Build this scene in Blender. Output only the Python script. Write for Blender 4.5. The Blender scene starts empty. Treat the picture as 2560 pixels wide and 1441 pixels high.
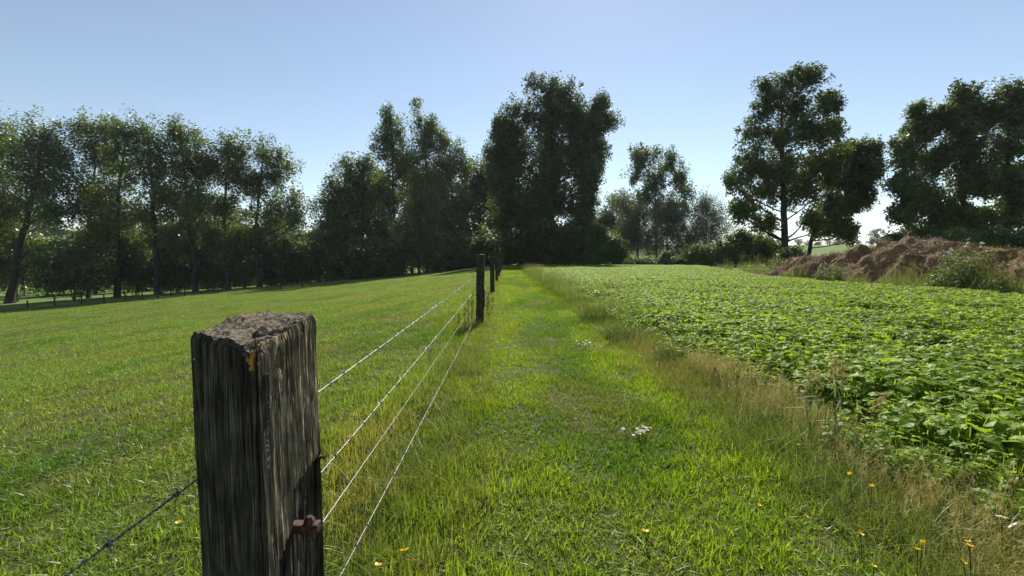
import bpy, math
import numpy as np
from mathutils import Vector, Matrix

# ------------------------------------------------------------------ camera, sky, sun
SC = bpy.context.scene
COL = SC.collection
CAM_H = 1.15
FPX = 1050.0                       # focal length in pixels of a 2560 px wide picture
PIT = math.atan(74.5 / FPX)
YAW = math.atan(17 / FPX * math.cos(PIT))
SUN_EL, SUN_AZ = math.radians(42.0), math.radians(12.0)   # azimuth measured from +Y towards +X

cd = bpy.data.cameras.new('camera'); cam = bpy.data.objects.new('camera', cd); COL.objects.link(cam)
cd.sensor_width = 36.0; cd.lens = 36.0 * FPX / 2560.0
cd.clip_start = 0.05; cd.clip_end = 4000
cam.location = (0, 0, CAM_H)
cam.rotation_euler = (math.pi / 2 - PIT, 0, -YAW)
SC.camera = cam

world = bpy.data.worlds.new('World'); SC.world = world; world.use_nodes = True
wn = world.node_tree.nodes; wl = world.node_tree.links; wn.clear()
sky = wn.new('ShaderNodeTexSky'); sky.sky_type = 'NISHITA'; sky.sun_disc = False
sky.sun_elevation = SUN_EL; sky.sun_rotation = SUN_AZ
sky.air_density = 1.0; sky.dust_density = 0.08; sky.ozone_density = 1.0; sky.altitude = 0
bg = wn.new('ShaderNodeBackground'); bg.inputs['Strength'].default_value = 0.079
wo = wn.new('ShaderNodeOutputWorld')
hsv = wn.new('ShaderNodeHueSaturation'); hsv.inputs['Hue'].default_value = 0.496; hsv.inputs['Saturation'].default_value = 0.86
wl.new(sky.outputs[0], hsv.inputs['Color']); wl.new(hsv.outputs[0], bg.inputs[0]); wl.new(bg.outputs[0], wo.inputs[0])

sd = bpy.data.lights.new('sun', 'SUN'); sun = bpy.data.objects.new('sun', sd); COL.objects.link(sun)
sd.energy = 5.0; sd.angle = math.radians(0.53); sd.color = (1.0, 0.95, 0.86)
SUN_DIR = Vector((math.sin(SUN_AZ) * math.cos(SUN_EL), math.cos(SUN_AZ) * math.cos(SUN_EL), math.sin(SUN_EL)))
sun.rotation_euler = SUN_DIR.to_track_quat('Z', 'Y').to_euler()
sun.location = SUN_DIR * 200

SC.view_settings.view_transform = 'Standard'; SC.view_settings.look = 'None'
SC.view_settings.exposure = 0.78; SC.view_settings.gamma = 1.0; SC.view_settings.use_curve_mapping = False
SC.render.engine = 'CYCLES'
SC.cycles.max_bounces = 7; SC.cycles.diffuse_bounces = 3; SC.cycles.glossy_bounces = 2
SC.cycles.transmission_bounces = 5; SC.cycles.transparent_max_bounces = 4; SC.cycles.volume_bounces = 0
SC.cycles.use_denoising = True
SC.cycles.sample_clamp_indirect = 6.0

# ------------------------------------------------------------------ helpers
_F = np.array([math.sin(YAW) * math.cos(PIT), math.cos(YAW) * math.cos(PIT), -math.sin(PIT)])
_R = np.array([math.cos(YAW), -math.sin(YAW), 0.0]); _U = np.cross(_R, _F)

def ray(px, py):
    return _F + (px - 1280) / FPX * _R - (py - 720.5) / FPX * _U

def at(px, py, y):
    """the point seen at pixel (px, py) of the 2560 px picture, y metres down the fence line"""
    d = ray(px, py); return np.array([0, 0, CAM_H]) + d * (y / d[1])

def _hash(ix, iy, iz, seed):
    h = (ix.astype(np.int64) * 374761393 + iy.astype(np.int64) * 668265263 + iz.astype(np.int64) * 2147483647 + seed * 974634777)
    h &= 0xFFFFFFFF
    h = ((h ^ (h >> 13)) * 1274126177) & 0xFFFFFFFF
    h = ((h ^ (h >> 16)) * 2246822519) & 0xFFFFFFFF
    h ^= h >> 15
    return (h & 0xFFFFFF).astype(np.float64) / float(0xFFFFFF)

def vnoise(x, y=0.0, z=0.0, seed=0):
    """value noise, 0..1"""
    x, y, z = np.broadcast_arrays(np.asarray(x, float), np.asarray(y, float), np.asarray(z, float))
    ix, iy, iz = np.floor(x), np.floor(y), np.floor(z)
    fx, fy, fz = x - ix, y - iy, z - iz
    u, v, w = fx * fx * (3 - 2 * fx), fy * fy * (3 - 2 * fy), fz * fz * (3 - 2 * fz)
    def H(a, b, c): return _hash(ix + a, iy + b, iz + c, seed)
    x00 = H(0, 0, 0) * (1 - u) + H(1, 0, 0) * u; x10 = H(0, 1, 0) * (1 - u) + H(1, 1, 0) * u
    x01 = H(0, 0, 1) * (1 - u) + H(1, 0, 1) * u; x11 = H(0, 1, 1) * (1 - u) + H(1, 1, 1) * u
    return (x00 * (1 - v) + x10 * v) * (1 - w) + (x01 * (1 - v) + x11 * v) * w

def fbm(x, y=0.0, z=0.0, seed=0, octv=4):
    s, a, n = 0.0, 0.5, 0.0
    for k in range(octv):
        f = 2.03 ** k
        s = s + a * vnoise(np.asarray(x) * f, np.asarray(y) * f, np.asarray(z) * f, seed + k * 17); n += a; a *= 0.5
    return s / n

def sstep(a, b, x):
    t = np.clip((np.asarray(x, float) - a) / (b - a), 0, 1); return t * t * (3 - 2 * t)

def new_mesh(name, verts, faces, mats, smooth=False, matidx=None, attrs=None):
    """verts (n,3); faces: array (m,k), or a list of such arrays"""
    me = bpy.data.meshes.new(name)
    verts = np.asarray(verts, np.float32).reshape(-1, 3)
    if isinstance(faces, np.ndarray): faces = [faces]
    faces = [np.asarray(f, np.int32) for f in faces if len(f)]
    me.vertices.add(len(verts)); me.vertices.foreach_set('co', verts.ravel())
    nl = sum(f.size for f in faces); nf = sum(len(f) for f in faces)
    if nf:
        me.loops.add(nl); me.polygons.add(nf)
        me.loops.foreach_set('vertex_index', np.concatenate([f.ravel() for f in faces]))
        tot = np.concatenate([np.full(len(f), f.shape[1], np.int32) for f in faces])
        st = np.concatenate([[0], np.cumsum(tot)[:-1]]).astype(np.int32)
        me.polygons.foreach_set('loop_start', st)
        try: me.polygons.foreach_set('loop_total', tot)
        except Exception: pass
        if matidx is not None: me.polygons.foreach_set('material_index', np.asarray(matidx, np.int32))
        me.polygons.foreach_set('use_smooth', np.full(nf, smooth, bool))
    for m in (mats if isinstance(mats, (list, tuple)) else [mats]): me.materials.append(m)
    for k, v in (attrs or {}).items():
        v = np.asarray(v)
        if v.dtype.kind == 'i': me.attributes.new(k, 'INT', 'POINT').data.foreach_set('value', v.astype(np.int32))
        elif v.ndim == 1: me.attributes.new(k, 'FLOAT', 'POINT').data.foreach_set('value', v.astype(np.float32))
        else: me.attributes.new(k, 'FLOAT_VECTOR', 'POINT').data.foreach_set('vector', v.astype(np.float32).ravel())
    me.update(calc_edges=True); me.validate()
    return me

def link(name, me, parent=None, loc=None):
    o = bpy.data.objects.new(name, me); COL.objects.link(o)
    if parent is not None: o.parent = parent
    if loc is not None: o.location = loc
    return o

def tag(o, label=None, cat=None, group=None, kind=None):
    if label: o['label'] = label
    if cat: o['category'] = cat
    if group: o['group'] = group
    if kind: o['kind'] = kind
    return o

def empty(name, loc, label, cat, group=None):
    o = bpy.data.objects.new(name, None); COL.objects.link(o); o.location = loc; o.empty_display_size = 0.1
    return tag(o, label, cat, group)

class MB:
    """collects geometry, built as one mesh"""
    def __init__(self): self.v = []; self.q = []; self.t = []; self.n = 0
    def add(self, v, q=None, t=None):
        v = np.asarray(v, float).reshape(-1, 3)
        if q is not None and len(q): self.q.append(np.asarray(q, int) + self.n)
        if t is not None and len(t): self.t.append(np.asarray(t, int) + self.n)
        self.v.append(v); self.n += len(v)
    def tube(self, pts, rad, k=7, cap=True):
        pts = np.asarray(pts, float); n = len(pts); rad = np.broadcast_to(np.asarray(rad, float), (n,))
        tan = np.gradient(pts, axis=0); tan /= np.linalg.norm(tan, axis=1, keepdims=True) + 1e-12
        ref = np.array([0.0, 0.0, 1.0]) if abs(tan[:, 2]).mean() < 0.85 else np.array([1.0, 0.0, 0.0])
        a = np.cross(tan, ref); a /= np.linalg.norm(a, axis=1, keepdims=True) + 1e-12
        b = np.cross(tan, a)
        th = np.arange(k) * 2 * math.pi / k
        ring = pts[:, None, :] + rad[:, None, None] * (np.cos(th)[None, :, None] * a[:, None, :] + np.sin(th)[None, :, None] * b[:, None, :])
        i = np.arange(n - 1)[:, None] * k; j = np.arange(k)[None, :]; j2 = (j + 1) % k
        q = np.stack([i + j, i + j2, i + k + j2, i + k + j], -1).reshape(-1, 4)
        v = ring.reshape(-1, 3); t = []
        if cap:
            v = np.vstack([v, pts[0], pts[-1]])
            t = [(n * k, x, (x + 1) % k) for x in range(k)][::1] + [(n * k + 1, (n - 1) * k + (x + 1) % k, (n - 1) * k + x) for x in range(k)]
        self.add(v, q, t)
    def box(self, lo, hi):
        (x0, y0, z0), (x1, y1, z1) = lo, hi
        v = [(x0, y0, z0), (x1, y0, z0), (x1, y1, z0), (x0, y1, z0), (x0, y0, z1), (x1, y0, z1), (x1, y1, z1), (x0, y1, z1)]
        self.add(v, [(0, 3, 2, 1), (4, 5, 6, 7), (0, 1, 5, 4), (1, 2, 6, 5), (2, 3, 7, 6), (3, 0, 4, 7)])
    def mesh(self, name, mats, smooth=False, attrs=None):
        f = []
        if self.q: f.append(np.vstack(self.q))
        if self.t: f.append(np.vstack(self.t))
        return new_mesh(name, np.vstack(self.v), f, mats, smooth, None, attrs)
    def build(self, name, mats, parent=None, smooth=False, loc=None):
        return link(name, self.mesh(name, mats, smooth), parent, loc)

# ------------------------------------------------------------------ materials
class NT:
    def __init__(self, name):
        self.m = bpy.data.materials.new(name); self.m.use_nodes = True
        self.n = self.m.node_tree.nodes; self.l = self.m.node_tree.links; self.n.clear()
        self.out = self.n.new('ShaderNodeOutputMaterial')
    def node(self, t, **kw):
        x = self.n.new(t)
        for k, v in kw.items():
            if k.startswith('i_'): x.inputs[k[2:].replace('_', ' ')].default_value = v
            else: setattr(x, k, v)
        return x
    def ln(self, a, b): self.l.new(a, b)
    def coord(self, scale=(1, 1, 1), kind='Object', rot=(0, 0, 0)):
        c = self.node('ShaderNodeTexCoord'); mp = self.node('ShaderNodeMapping')
        mp.inputs['Scale'].default_value = scale; mp.inputs['Rotation'].default_value = rot
        self.ln(c.outputs[kind], mp.inputs[0]); return mp.outputs[0]
    def noise(self, vec, scale, detail=4, rough=0.55, dist=0.0):
        x = self.node('ShaderNodeTexNoise'); x.inputs['Scale'].default_value = scale; x.inputs['Detail'].default_value = detail
        x.inputs['Roughness'].default_value = rough; x.inputs['Distortion'].default_value = dist
        self.ln(vec, x.inputs['Vector']); return x.outputs[0]
    def ramp(self, fac, stops):
        r = self.node('ShaderNodeValToRGB'); e = r.color_ramp.elements
        while len(e) < len(stops): e.new(0.5)
        for i, (p, c) in enumerate(stops):
            e[i].position = p; e[i].color = (c if isinstance(c, (tuple, list)) else (c, c, c)) + ((1,) if not isinstance(c, (tuple, list)) or len(c) == 3 else ())
        self.ln(fac, r.inputs[0]); return r.outputs[0]
    def mix(self, fac, a, b, mode='MIX'):
        x = self.node('ShaderNodeMix', data_type='RGBA', blend_type=mode)
        for sock, val in ((x.inputs[0], fac), (x.inputs[6], a), (x.inputs[7], b)):
            if hasattr(val, 'links') or isinstance(val, bpy.types.NodeSocket): self.ln(val, sock)
            else: sock.default_value = val if not isinstance(val, tuple) or len(val) == 4 else val + (1,)
        return x.outputs[2]
    def math(self, op, a, b=None):
        x = self.node('ShaderNodeMath', operation=op)
        for i, val in enumerate((a, b)):
            if val is None: continue
            if isinstance(val, bpy.types.NodeSocket): self.ln(val, x.inputs[i])
            else: x.inputs[i].default_value = val
        return x.outputs[0]
    def attr(self, name, kind='GEOMETRY'):
        a = self.node('ShaderNodeAttribute', attribute_type=kind, attribute_name=name); return a.outputs['Fac']
    def bump(self, h, strength=0.5, dist=0.01, nrm=None):
        b = self.node('ShaderNodeBump'); b.inputs['Strength'].default_value = strength; b.inputs['Distance'].default_value = dist
        self.ln(h, b.inputs['Height'])
        if nrm is not None: self.ln(nrm, b.inputs['Normal'])
        return b.outputs[0]
    def principled(self, col, rough=0.8, nrm=None, metal=0.0, spec=0.3):
        p = self.node('ShaderNodeBsdfPrincipled')
        if isinstance(col, tuple): p.inputs['Base Color'].default_value = col + (1,)
        else: self.ln(col, p.inputs['Base Color'])
        if isinstance(rough, bpy.types.NodeSocket): self.ln(rough, p.inputs['Roughness'])
        else: p.inputs['Roughness'].default_value = rough
        p.inputs['Metallic'].default_value = metal; p.inputs['Specular IOR Level'].default_value = spec
        if nrm is not None: self.ln(nrm, p.inputs['Normal'])
        self.ln(p.outputs[0], self.out.inputs[0]); return p

def foliage(name, a, b, trans=0.4, gloss=0.10, rough=0.38, tint=None, tint_kind='GEOMETRY', inst=None, dry=None, lush=(0.075, 0.165, 0.012), tcol=(1.25, 1.2, 0.55)):
    """leaf: diffuse both sides, light through the blade, a waxy sheen. a..b is the range of leaf colour"""
    t = NT(name)
    f = t.attr(tint or 'tint', tint_kind)
    col = t.mix(f, a, b)
    if inst: 
        fi = t.attr(inst, 'INSTANCER'); col = t.mix(t.attr('lush', 'INSTANCER'), col, lush); col = t.mix(fi, col, dry)
    di = t.node('ShaderNodeBsdfDiffuse'); tr = t.node('ShaderNodeBsdfTranslucent'); gl = t.node('ShaderNodeBsdfGlossy')
    gl.inputs['Roughness'].default_value = rough; gl.inputs['Color'].default_value = (0.9, 0.95, 0.9, 1)
    tc = t.mix(1.0, col, tcol, 'MULTIPLY')
    t.ln(col, di.inputs[0]); t.ln(tc, tr.inputs[0])
    m1 = t.node('ShaderNodeMixShader'); m1.inputs[0].default_value = trans
    t.ln(di.outputs[0], m1.inputs[1]); t.ln(tr.outputs[0], m1.inputs[2])
    lw = t.node('ShaderNodeLayerWeight'); lw.inputs[0].default_value = 0.35
    g = t.math('MULTIPLY', lw.outputs['Fresnel'], gloss * 0.9); g = t.math('ADD', g, gloss * 0.10)
    m2 = t.node('ShaderNodeMixShader'); t.ln(g, m2.inputs[0]); t.ln(m1.outputs[0], m2.inputs[1]); t.ln(gl.outputs[0], m2.inputs[2])
    t.ln(m2.outputs[0], t.out.inputs[0]); return t.m

def ground_mat(name, stops, scale=0.35, fine=18.0, bump=0.6):
    t = NT(name); v = t.coord()
    n1 = t.noise(v, scale, 5, 0.6); n2 = t.noise(v, fine, 4, 0.65)
    f = t.math('ADD', t.math('MULTIPLY', n1, 0.5), t.math('MULTIPLY', n2, 0.5))
    c = t.ramp(f, stops); t.principled(c, 0.95, t.bump(n2, bump, 0.05), spec=0.1); return t.m

M = {}
M['ground'] = ground_mat('far_meadow', [(0.3, (0.07, 0.115, 0.022)), (0.5, (0.10, 0.155, 0.03)), (0.7, (0.14, 0.185, 0.045))], 0.03, 1.5)
M['pasture'] = ground_mat('pasture_soil', [(0.34, (0.045, 0.042, 0.018)), (0.5, (0.075, 0.085, 0.024)), (0.66, (0.12, 0.115, 0.045))], 6.0, 60)
M['path'] = ground_mat('path_soil', [(0.34, (0.045, 0.042, 0.018)), (0.5, (0.075, 0.085, 0.024)), (0.66, (0.13, 0.12, 0.045))], 6.0, 60)
M['soil'] = ground_mat('field_soil', [(0.3, (0.045, 0.036, 0.026)), (0.5, (0.085, 0.066, 0.045)), (0.7, (0.12, 0.10, 0.06))], 0.8, 16)
M['blade'] = foliage('grass_blade', (0.105, 0.185, 0.022), (0.235, 0.318, 0.060), 0.58, 0.05, 0.5, inst='dry', dry=(0.26, 0.21, 0.085))
M['pathblade'] = foliage('path_grass_blade', (0.115, 0.210, 0.012), (0.255, 0.355, 0.028), 0.60, 0.045, 0.5, inst='dry', dry=(0.25, 0.215, 0.07))
M['verge'] = foliage('verge_blade', (0.090, 0.150, 0.026), (0.20, 0.255, 0.060), 0.4, 0.04, 0.5, inst='dry', dry=(0.33, 0.27, 0.11))
M['drystem'] = foliage('dry_stem', (0.33, 0.27, 0.09), (0.52, 0.44, 0.17), 0.3, 0.04, 0.5, tcol=(1, 0.95, 0.8))
M['crop'] = foliage('crop_leaf', (0.120, 0.220, 0.016), (0.275, 0.380, 0.044), 0.60, 0.09, 0.45, inst='dry', dry=(0.20, 0.27, 0.05))
M['poplar'] = foliage('poplar_leaf', (0.052, 0.088, 0.019), (0.160, 0.208, 0.056), 0.54, 0.08, 0.45)
M['lightleaf'] = foliage('light_leaf', (0.085, 0.120, 0.034), (0.175, 0.215, 0.075), 0.55, 0.07, 0.5)
M['ash'] = foliage('dark_leaf', (0.038, 0.062, 0.016), (0.128, 0.168, 0.046), 0.52, 0.08, 0.45)
M['willow'] = foliage('willow_leaf', (0.085, 0.105, 0.062), (0.145, 0.172, 0.10), 0.4, 0.07, 0.5)
M['bush'] = foliage('bush_leaf', (0.050, 0.085, 0.018), (0.125, 0.180, 0.040), 0.42, 0.06, 0.5)
M['weed'] = foliage('weed_leaf', (0.075, 0.12, 0.03), (0.16, 0.20, 0.055), 0.45, 0.04, 0.5)
M['fargreen'] = foliage('distant_leaf', (0.055, 0.078, 0.032), (0.085, 0.11, 0.045), 0.3, 0.06, 0.4)

def bark_mat(name, a, b):
    t = NT(name); v = t.coord((1, 1, 0.18)); n = t.noise(v, 9, 6, 0.65)
    t.principled(t.ramp(n, [(0.3, a), (0.7, b)]), 0.95, t.bump(n, 0.9, 0.06), spec=0.15); return t.m
M['bark'] = bark_mat('bark', (0.020, 0.018, 0.015), (0.052, 0.046, 0.038))
M['palebark'] = bark_mat('pale_bark', (0.10, 0.095, 0.08), (0.24, 0.225, 0.19))

def wood_mat(name, lichen=True):
    t = NT(name); v = t.coord((1, 1, 0.030)); v2 = t.coord((1, 1, 0.09)); vo = t.coord()
    g1 = t.noise(v, 320, 4, 0.6, 0.12); g2 = t.noise(v2, 70, 5, 0.65, 0.25); blot = t.noise(vo, 16, 4, 0.6)
    f = t.math('ADD', t.math('MULTIPLY', g1, 0.62), t.math('MULTIPLY', g2, 0.38))
    c = t.ramp(f, [(0.40, (0.013, 0.010, 0.008)), (0.47, (0.036, 0.030, 0.023)), (0.55, (0.078, 0.067, 0.052)), (0.65, (0.17, 0.152, 0.122))])
    c = t.mix(1.0, c, t.ramp(blot, [(0.30, 0.45), (0.70, 1.25)]), 'MULTIPLY')
    # damp, algae green lower down the timber
    al = t.noise(vo, 21, 3, 0.5); alg = t.ramp(t.math('ADD', t.math('MULTIPLY', al, 0.6), t.math('MULTIPLY', blot, 0.4)), [(0.52, 0.0), (0.66, 0.45)])
    c = t.mix(alg, c, (0.065, 0.066, 0.018))
    if lichen:
        c = t.mix(t.attr('sunlit_face'), c, t.mix(1.0, c, (3.3, 3.15, 2.8), 'MULTIPLY'))  # sunlight on the path-side face painted in by multiplying up its wood colour
        lm = t.attr('lichen'); ln = t.noise(vo, 150, 5, 0.65)
        k = t.ramp(t.math('ADD', lm, t.math('MULTIPLY', t.math('SUBTRACT', ln, 0.5), 1.5)), [(0.50, 0.0), (0.58, 1.0)])
        oc = t.ramp(t.noise(vo, 210, 3, 0.6), [(0.35, (0.30, 0.15, 0.02)), (0.65, (0.52, 0.27, 0.035))])
        c = t.mix(k, c, oc)
        tp = t.attr('endgrain'); c = t.mix(tp, c, t.ramp(t.noise(t.coord((1, 0.35, 1)), 130, 5, 0.7), [(0.40, (0.020, 0.016, 0.011)), (0.64, (0.25, 0.205, 0.138))]))
    h = t.math('ADD', f, t.math('MULTIPLY', t.noise(vo, 300, 3, 0.6), 0.25))
    t.principled(c, 0.92, t.bump(h, 0.85, 0.0028), spec=0.2); return t.m
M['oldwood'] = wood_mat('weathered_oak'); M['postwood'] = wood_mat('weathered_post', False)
def rust_mat():
    t = NT('rusty_iron'); v = t.coord(); n = t.noise(v, 120, 5, 0.65)
    t.principled(t.ramp(n, [(0.3, (0.035, 0.018, 0.013)), (0.55, (0.09, 0.05, 0.035)), (0.75, (0.20, 0.125, 0.085))]), 0.8, t.bump(n, 0.6, 0.003), 0.15); return t.m
M['rust'] = rust_mat()
M['darkrust'] = bark_mat('dark_plate', (0.020, 0.014, 0.011), (0.050, 0.030, 0.023))
def wire_mat(name='galvanised_wire', base=(0.24, 0.245, 0.25)):
    t = NT(name); v = t.coord(); n = t.noise(v, 60, 3, 0.6)
    t.principled(t.mix(n, tuple(x * 0.6 for x in base), base), 0.42, None, 0.7, 0.5); return t.m
M['wire'] = wire_mat()
def heap_mat():
    t = NT('manure'); v = t.coord((1, 1, 2.2)); w = t.coord((1.0, 6.0, 5.0), rot=(0.3, 0.2, 0.5))
    n1 = t.noise(v, 1.6, 5, 0.6, 0.6); n2 = t.noise(w, 9, 5, 0.7, 0.7); n3 = t.noise(v, 26, 4, 0.7)
    f = t.math('ADD', t.math('MULTIPLY', n1, 0.35), t.math('ADD', t.math('MULTIPLY', n2, 0.4), t.math('MULTIPLY', n3, 0.25)))
    c = t.ramp(f, [(0.36, (0.042, 0.024, 0.012)), (0.47, (0.165, 0.100, 0.048)), (0.57, (0.31, 0.205, 0.102)), (0.70, (0.52, 0.41, 0.25))])
    t.principled(c, 0.9, t.bump(f, 1.0, 0.09), spec=0.2); return t.m
M['manure'] = heap_mat()
def plain(name, c, rough=0.7):
    t = NT(name); v = t.coord(); n = t.noise(v, 40, 3); t.principled(t.mix(n, tuple(x * 0.8 for x in c), c), rough); return t.m
M['yellow'] = foliage('yellow_petal', (0.80, 0.55, 0.012), (0.85, 0.62, 0.02), 0.35, 0.05, tcol=(1, 1, 1))
M['white'] = foliage('white_petal', (0.72, 0.73, 0.70), (0.80, 0.80, 0.78), 0.35, 0.02, tcol=(1, 1, 1))
M['dockbrown'] = foliage('dock_seed', (0.065, 0.032, 0.020), (0.12, 0.060, 0.035), 0.2, 0.03)

# ------------------------------------------------------------------ terrain
_s = np.linspace(0, 1200, 6001)
_d = np.interp(_s, [0, 1.0, 3, 10, 20, 52, 68, 100, 140, 260, 400, 1200], [0, 0.05, 0.29, 1.30, 2.30, 4.80, 5.86, 7.6, 9.0, 9.5, 6.0, -20])
_k = np.hanning(41); _k /= _k.sum(); _dp = np.concatenate([np.full(20, 0.0), _d, np.full(20, _d[-1])])
_d = np.convolve(_dp, _k, 'valid')
_d -= _d[0]
def T(x, y):
    x = np.asarray(x, float); y = np.asarray(y, float)
    s = np.maximum(0, -(x + 0.7)); z = -np.interp(s, _s, _d)
    z = z + sstep(100, 330, y) * (11.0 + 19.0 * sstep(10, -170, x)) + sstep(330, 1200, y) * 10
    und = (fbm(x * 0.11, y * 0.11, 0, 5, 3) - 0.5) * 0.22 * sstep(1.0, 6, s) * sstep(90, 40, y)
    return z + und
def FIELD_R(y):   # right-hand edge of the crop
    y = np.asarray(y, float); return 13.0 + 0.36 * np.maximum(0, y - 20) + 0.25 * np.sin(y * 0.7)
FIELD_L = 2.02; PATH_L, PATH_R = -0.55, 1.5; FIELD_END = 56.0
def PAST_END(x):  # far edge of the pasture, where the old wire fence stands
    return np.interp(np.asarray(x, float), [-110, -70, -52, -20, 0], [57, 58, 58, 60, 61])

def grid_faces(nx, ny):
    i = np.arange(nx - 1)[:, None]; j = np.arange(ny - 1)[None, :]
    return np.stack([i * ny + j, (i + 1) * ny + j, (i + 1) * ny + j + 1, i * ny + j + 1], -1).reshape(-1, 4)
def sheet(name, xs, ys, zfun, mat):
    """xs: 1-d, or (nx,ny) array of x"""
    X, Y = np.meshgrid(xs, ys, indexing='ij') if np.ndim(xs) == 1 else (xs, np.broadcast_to(ys[None, :], xs.shape))
    Z = zfun(X, Y); me = new_mesh(name, np.stack([X, Y, Z], -1).reshape(-1, 3), grid_faces(*X.shape), mat, True)
    return tag(link(name, me), kind='structure')
u = np.linspace(-1, 1, 241); axx = 1500 * np.sinh(5.2 * u) / math.sinh(5.2)
v = np.linspace(-0.62, 1, 200); axy = 1500 * np.sinh(5.2 * v) / math.sinh(5.2)
def zground(X, Y):
    inside = sstep(-111, -107, X) * sstep(24, 21, X) * sstep(-9, -7, Y) * sstep(56, 53, Y)
    return T(X, Y) - 0.12 * inside - 0.02
sheet('ground', axx, axy, zground, M['ground'])
pys = np.linspace(-6, 1, 150)
xs_p = np.concatenate([np.linspace(-105, -8, 150), np.linspace(-7.8, PATH_L, 70)])
tt = np.linspace(0, 1, 130) ** 1.3
PX = np.repeat(xs_p[:, None], 130, 1); PY = -5 + (PAST_END(PX) + 1.5 + 5) * tt[None, :]
me = new_mesh('pasture', np.stack([PX, PY, T(PX, PY) + 0.012 * (fbm(PX * 2, PY * 2, 0, 3, 2) - 0.5)], -1).reshape(-1, 3), grid_faces(*PX.shape), M['pasture'], True)
tag(link('pasture', me), kind='structure')
ysp = -5 + 65 * np.linspace(0, 1, 150) ** 1.4
sheet('grass_path', np.linspace(PATH_L, PATH_R, 20), ysp, lambda X, Y: T(X, Y) + 0.01 * (fbm(X * 3, Y * 3, 0, 4, 2) - 0.5), M['path'])
fx = np.linspace(0, 1, 80)[:, None]; yf = -5 + 61 * np.linspace(0, 1, 120) ** 1.3
FX = PATH_R + (FIELD_R(yf)[None, :] + 2.5 - PATH_R) * fx
sheet('crop_field', FX, yf, lambda X, Y: T(X, Y) + 0.03 * (fbm(X * 4, Y * 4, 0, 6, 2) - 0.5), M['soil'])

# ------------------------------------------------------------------ scattering of ground cover (one object each)
def scatter(name, protos, mats, pos, rot, scl, extra, label, cat, parent=None):
    """protos: list of (verts, faces(n,3|4), matidx, bt) ; the copies are instances inside this one object"""
    V, Fq, Ft, MQ, MT, vid, bt = [], [], [], [], [], [], []; n = 0
    for k, (pv, pf, pm, pb) in enumerate(protos):
        pf = np.asarray(pf); V.append(np.asarray(pv, float)); vid.append(np.full(len(pv), k, np.int32)); bt.append(np.asarray(pb, float))
        (Fq if pf.shape[1] == 4 else Ft).append(pf + n); (MQ if pf.shape[1] == 4 else MT).append(np.broadcast_to(pm, (len(pf),))); n += len(pv)
    N = len(pos); V.append(pos); vid.append(np.full(N, -1, np.int32)); bt.append(np.zeros(N))
    z3 = np.zeros((n, 3)); one = np.ones((n, 3))
    attrs = {'vid': np.concatenate(vid), 'tint': np.concatenate(bt), 'rot': np.vstack([z3, rot]), 'scl': np.vstack([one, scl]),
             'pick': np.concatenate([np.zeros(n, np.int32), np.random.default_rng(5).integers(0, len(protos), N).astype(np.int32)])}
    for k, v_ in extra.items(): attrs[k] = np.concatenate([np.zeros(n), v_])
    faces = ([np.vstack(Fq)] if Fq else []) + ([np.vstack(Ft)] if Ft else [])
    mi = np.concatenate(([np.concatenate(MQ)] if MQ else []) + ([np.concatenate(MT)] if MT else []))
    me = new_mesh(name, np.vstack(V), faces, mats, False, mi, attrs)
    o = link(name, me, parent)
    g = bpy.data.node_groups.new(name + '_scatter', 'GeometryNodeTree')
    g.interface.new_socket('Geometry', in_out='INPUT', socket_type='NodeSocketGeometry'); g.interface.new_socket('Geometry', in_out='OUTPUT', socket_type='NodeSocketGeometry')
    nd = g.nodes; L = g.links
    gi = nd.new('NodeGroupInput'); go = nd.new('NodeGroupOutput')
    def named(nm, ty):
        x = nd.new('GeometryNodeInputNamedAttribute'); x.data_type = ty; x.inputs['Name'].default_value = nm; return x.outputs[0]
    def sep(k):
        c = nd.new('FunctionNodeCompare'); c.data_type = 'INT'; c.operation = 'EQUAL'
        ins = [s for s in c.inputs if s.type == 'INT' and s.enabled]
        L.new(named('vid', 'INT'), ins[0]); ins[1].default_value = k
        s = nd.new('GeometryNodeSeparateGeometry'); s.domain = 'POINT'
        L.new(gi.outputs[0], s.inputs['Geometry']); L.new(c.outputs[0], s.inputs['Selection']); return s.outputs['Selection']
    jn = nd.new('GeometryNodeJoinGeometry')
    for k in range(len(protos)):
        a = nd.new('GeometryNodeGeometryToInstance'); L.new(sep(k), a.inputs[0]); L.new(a.outputs[0], jn.inputs[0])
    iop = nd.new('GeometryNodeInstanceOnPoints')
    L.new(sep(-1), iop.inputs['Points']); L.new(jn.outputs[0], iop.inputs['Instance'])
    iop.inputs['Pick Instance'].default_value = True
    L.new(named('pick', 'INT'), iop.inputs['Instance Index'])
    L.new(named('rot', 'FLOAT_VECTOR'), iop.inputs['Rotation']); L.new(named('scl', 'FLOAT_VECTOR'), iop.inputs['Scale'])
    L.new(iop.outputs[0], go.inputs[0])
    md = o.modifiers.new('scatter', 'NODES'); md.node_group = g
    return tag(o, label, cat, kind='stuff')

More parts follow.
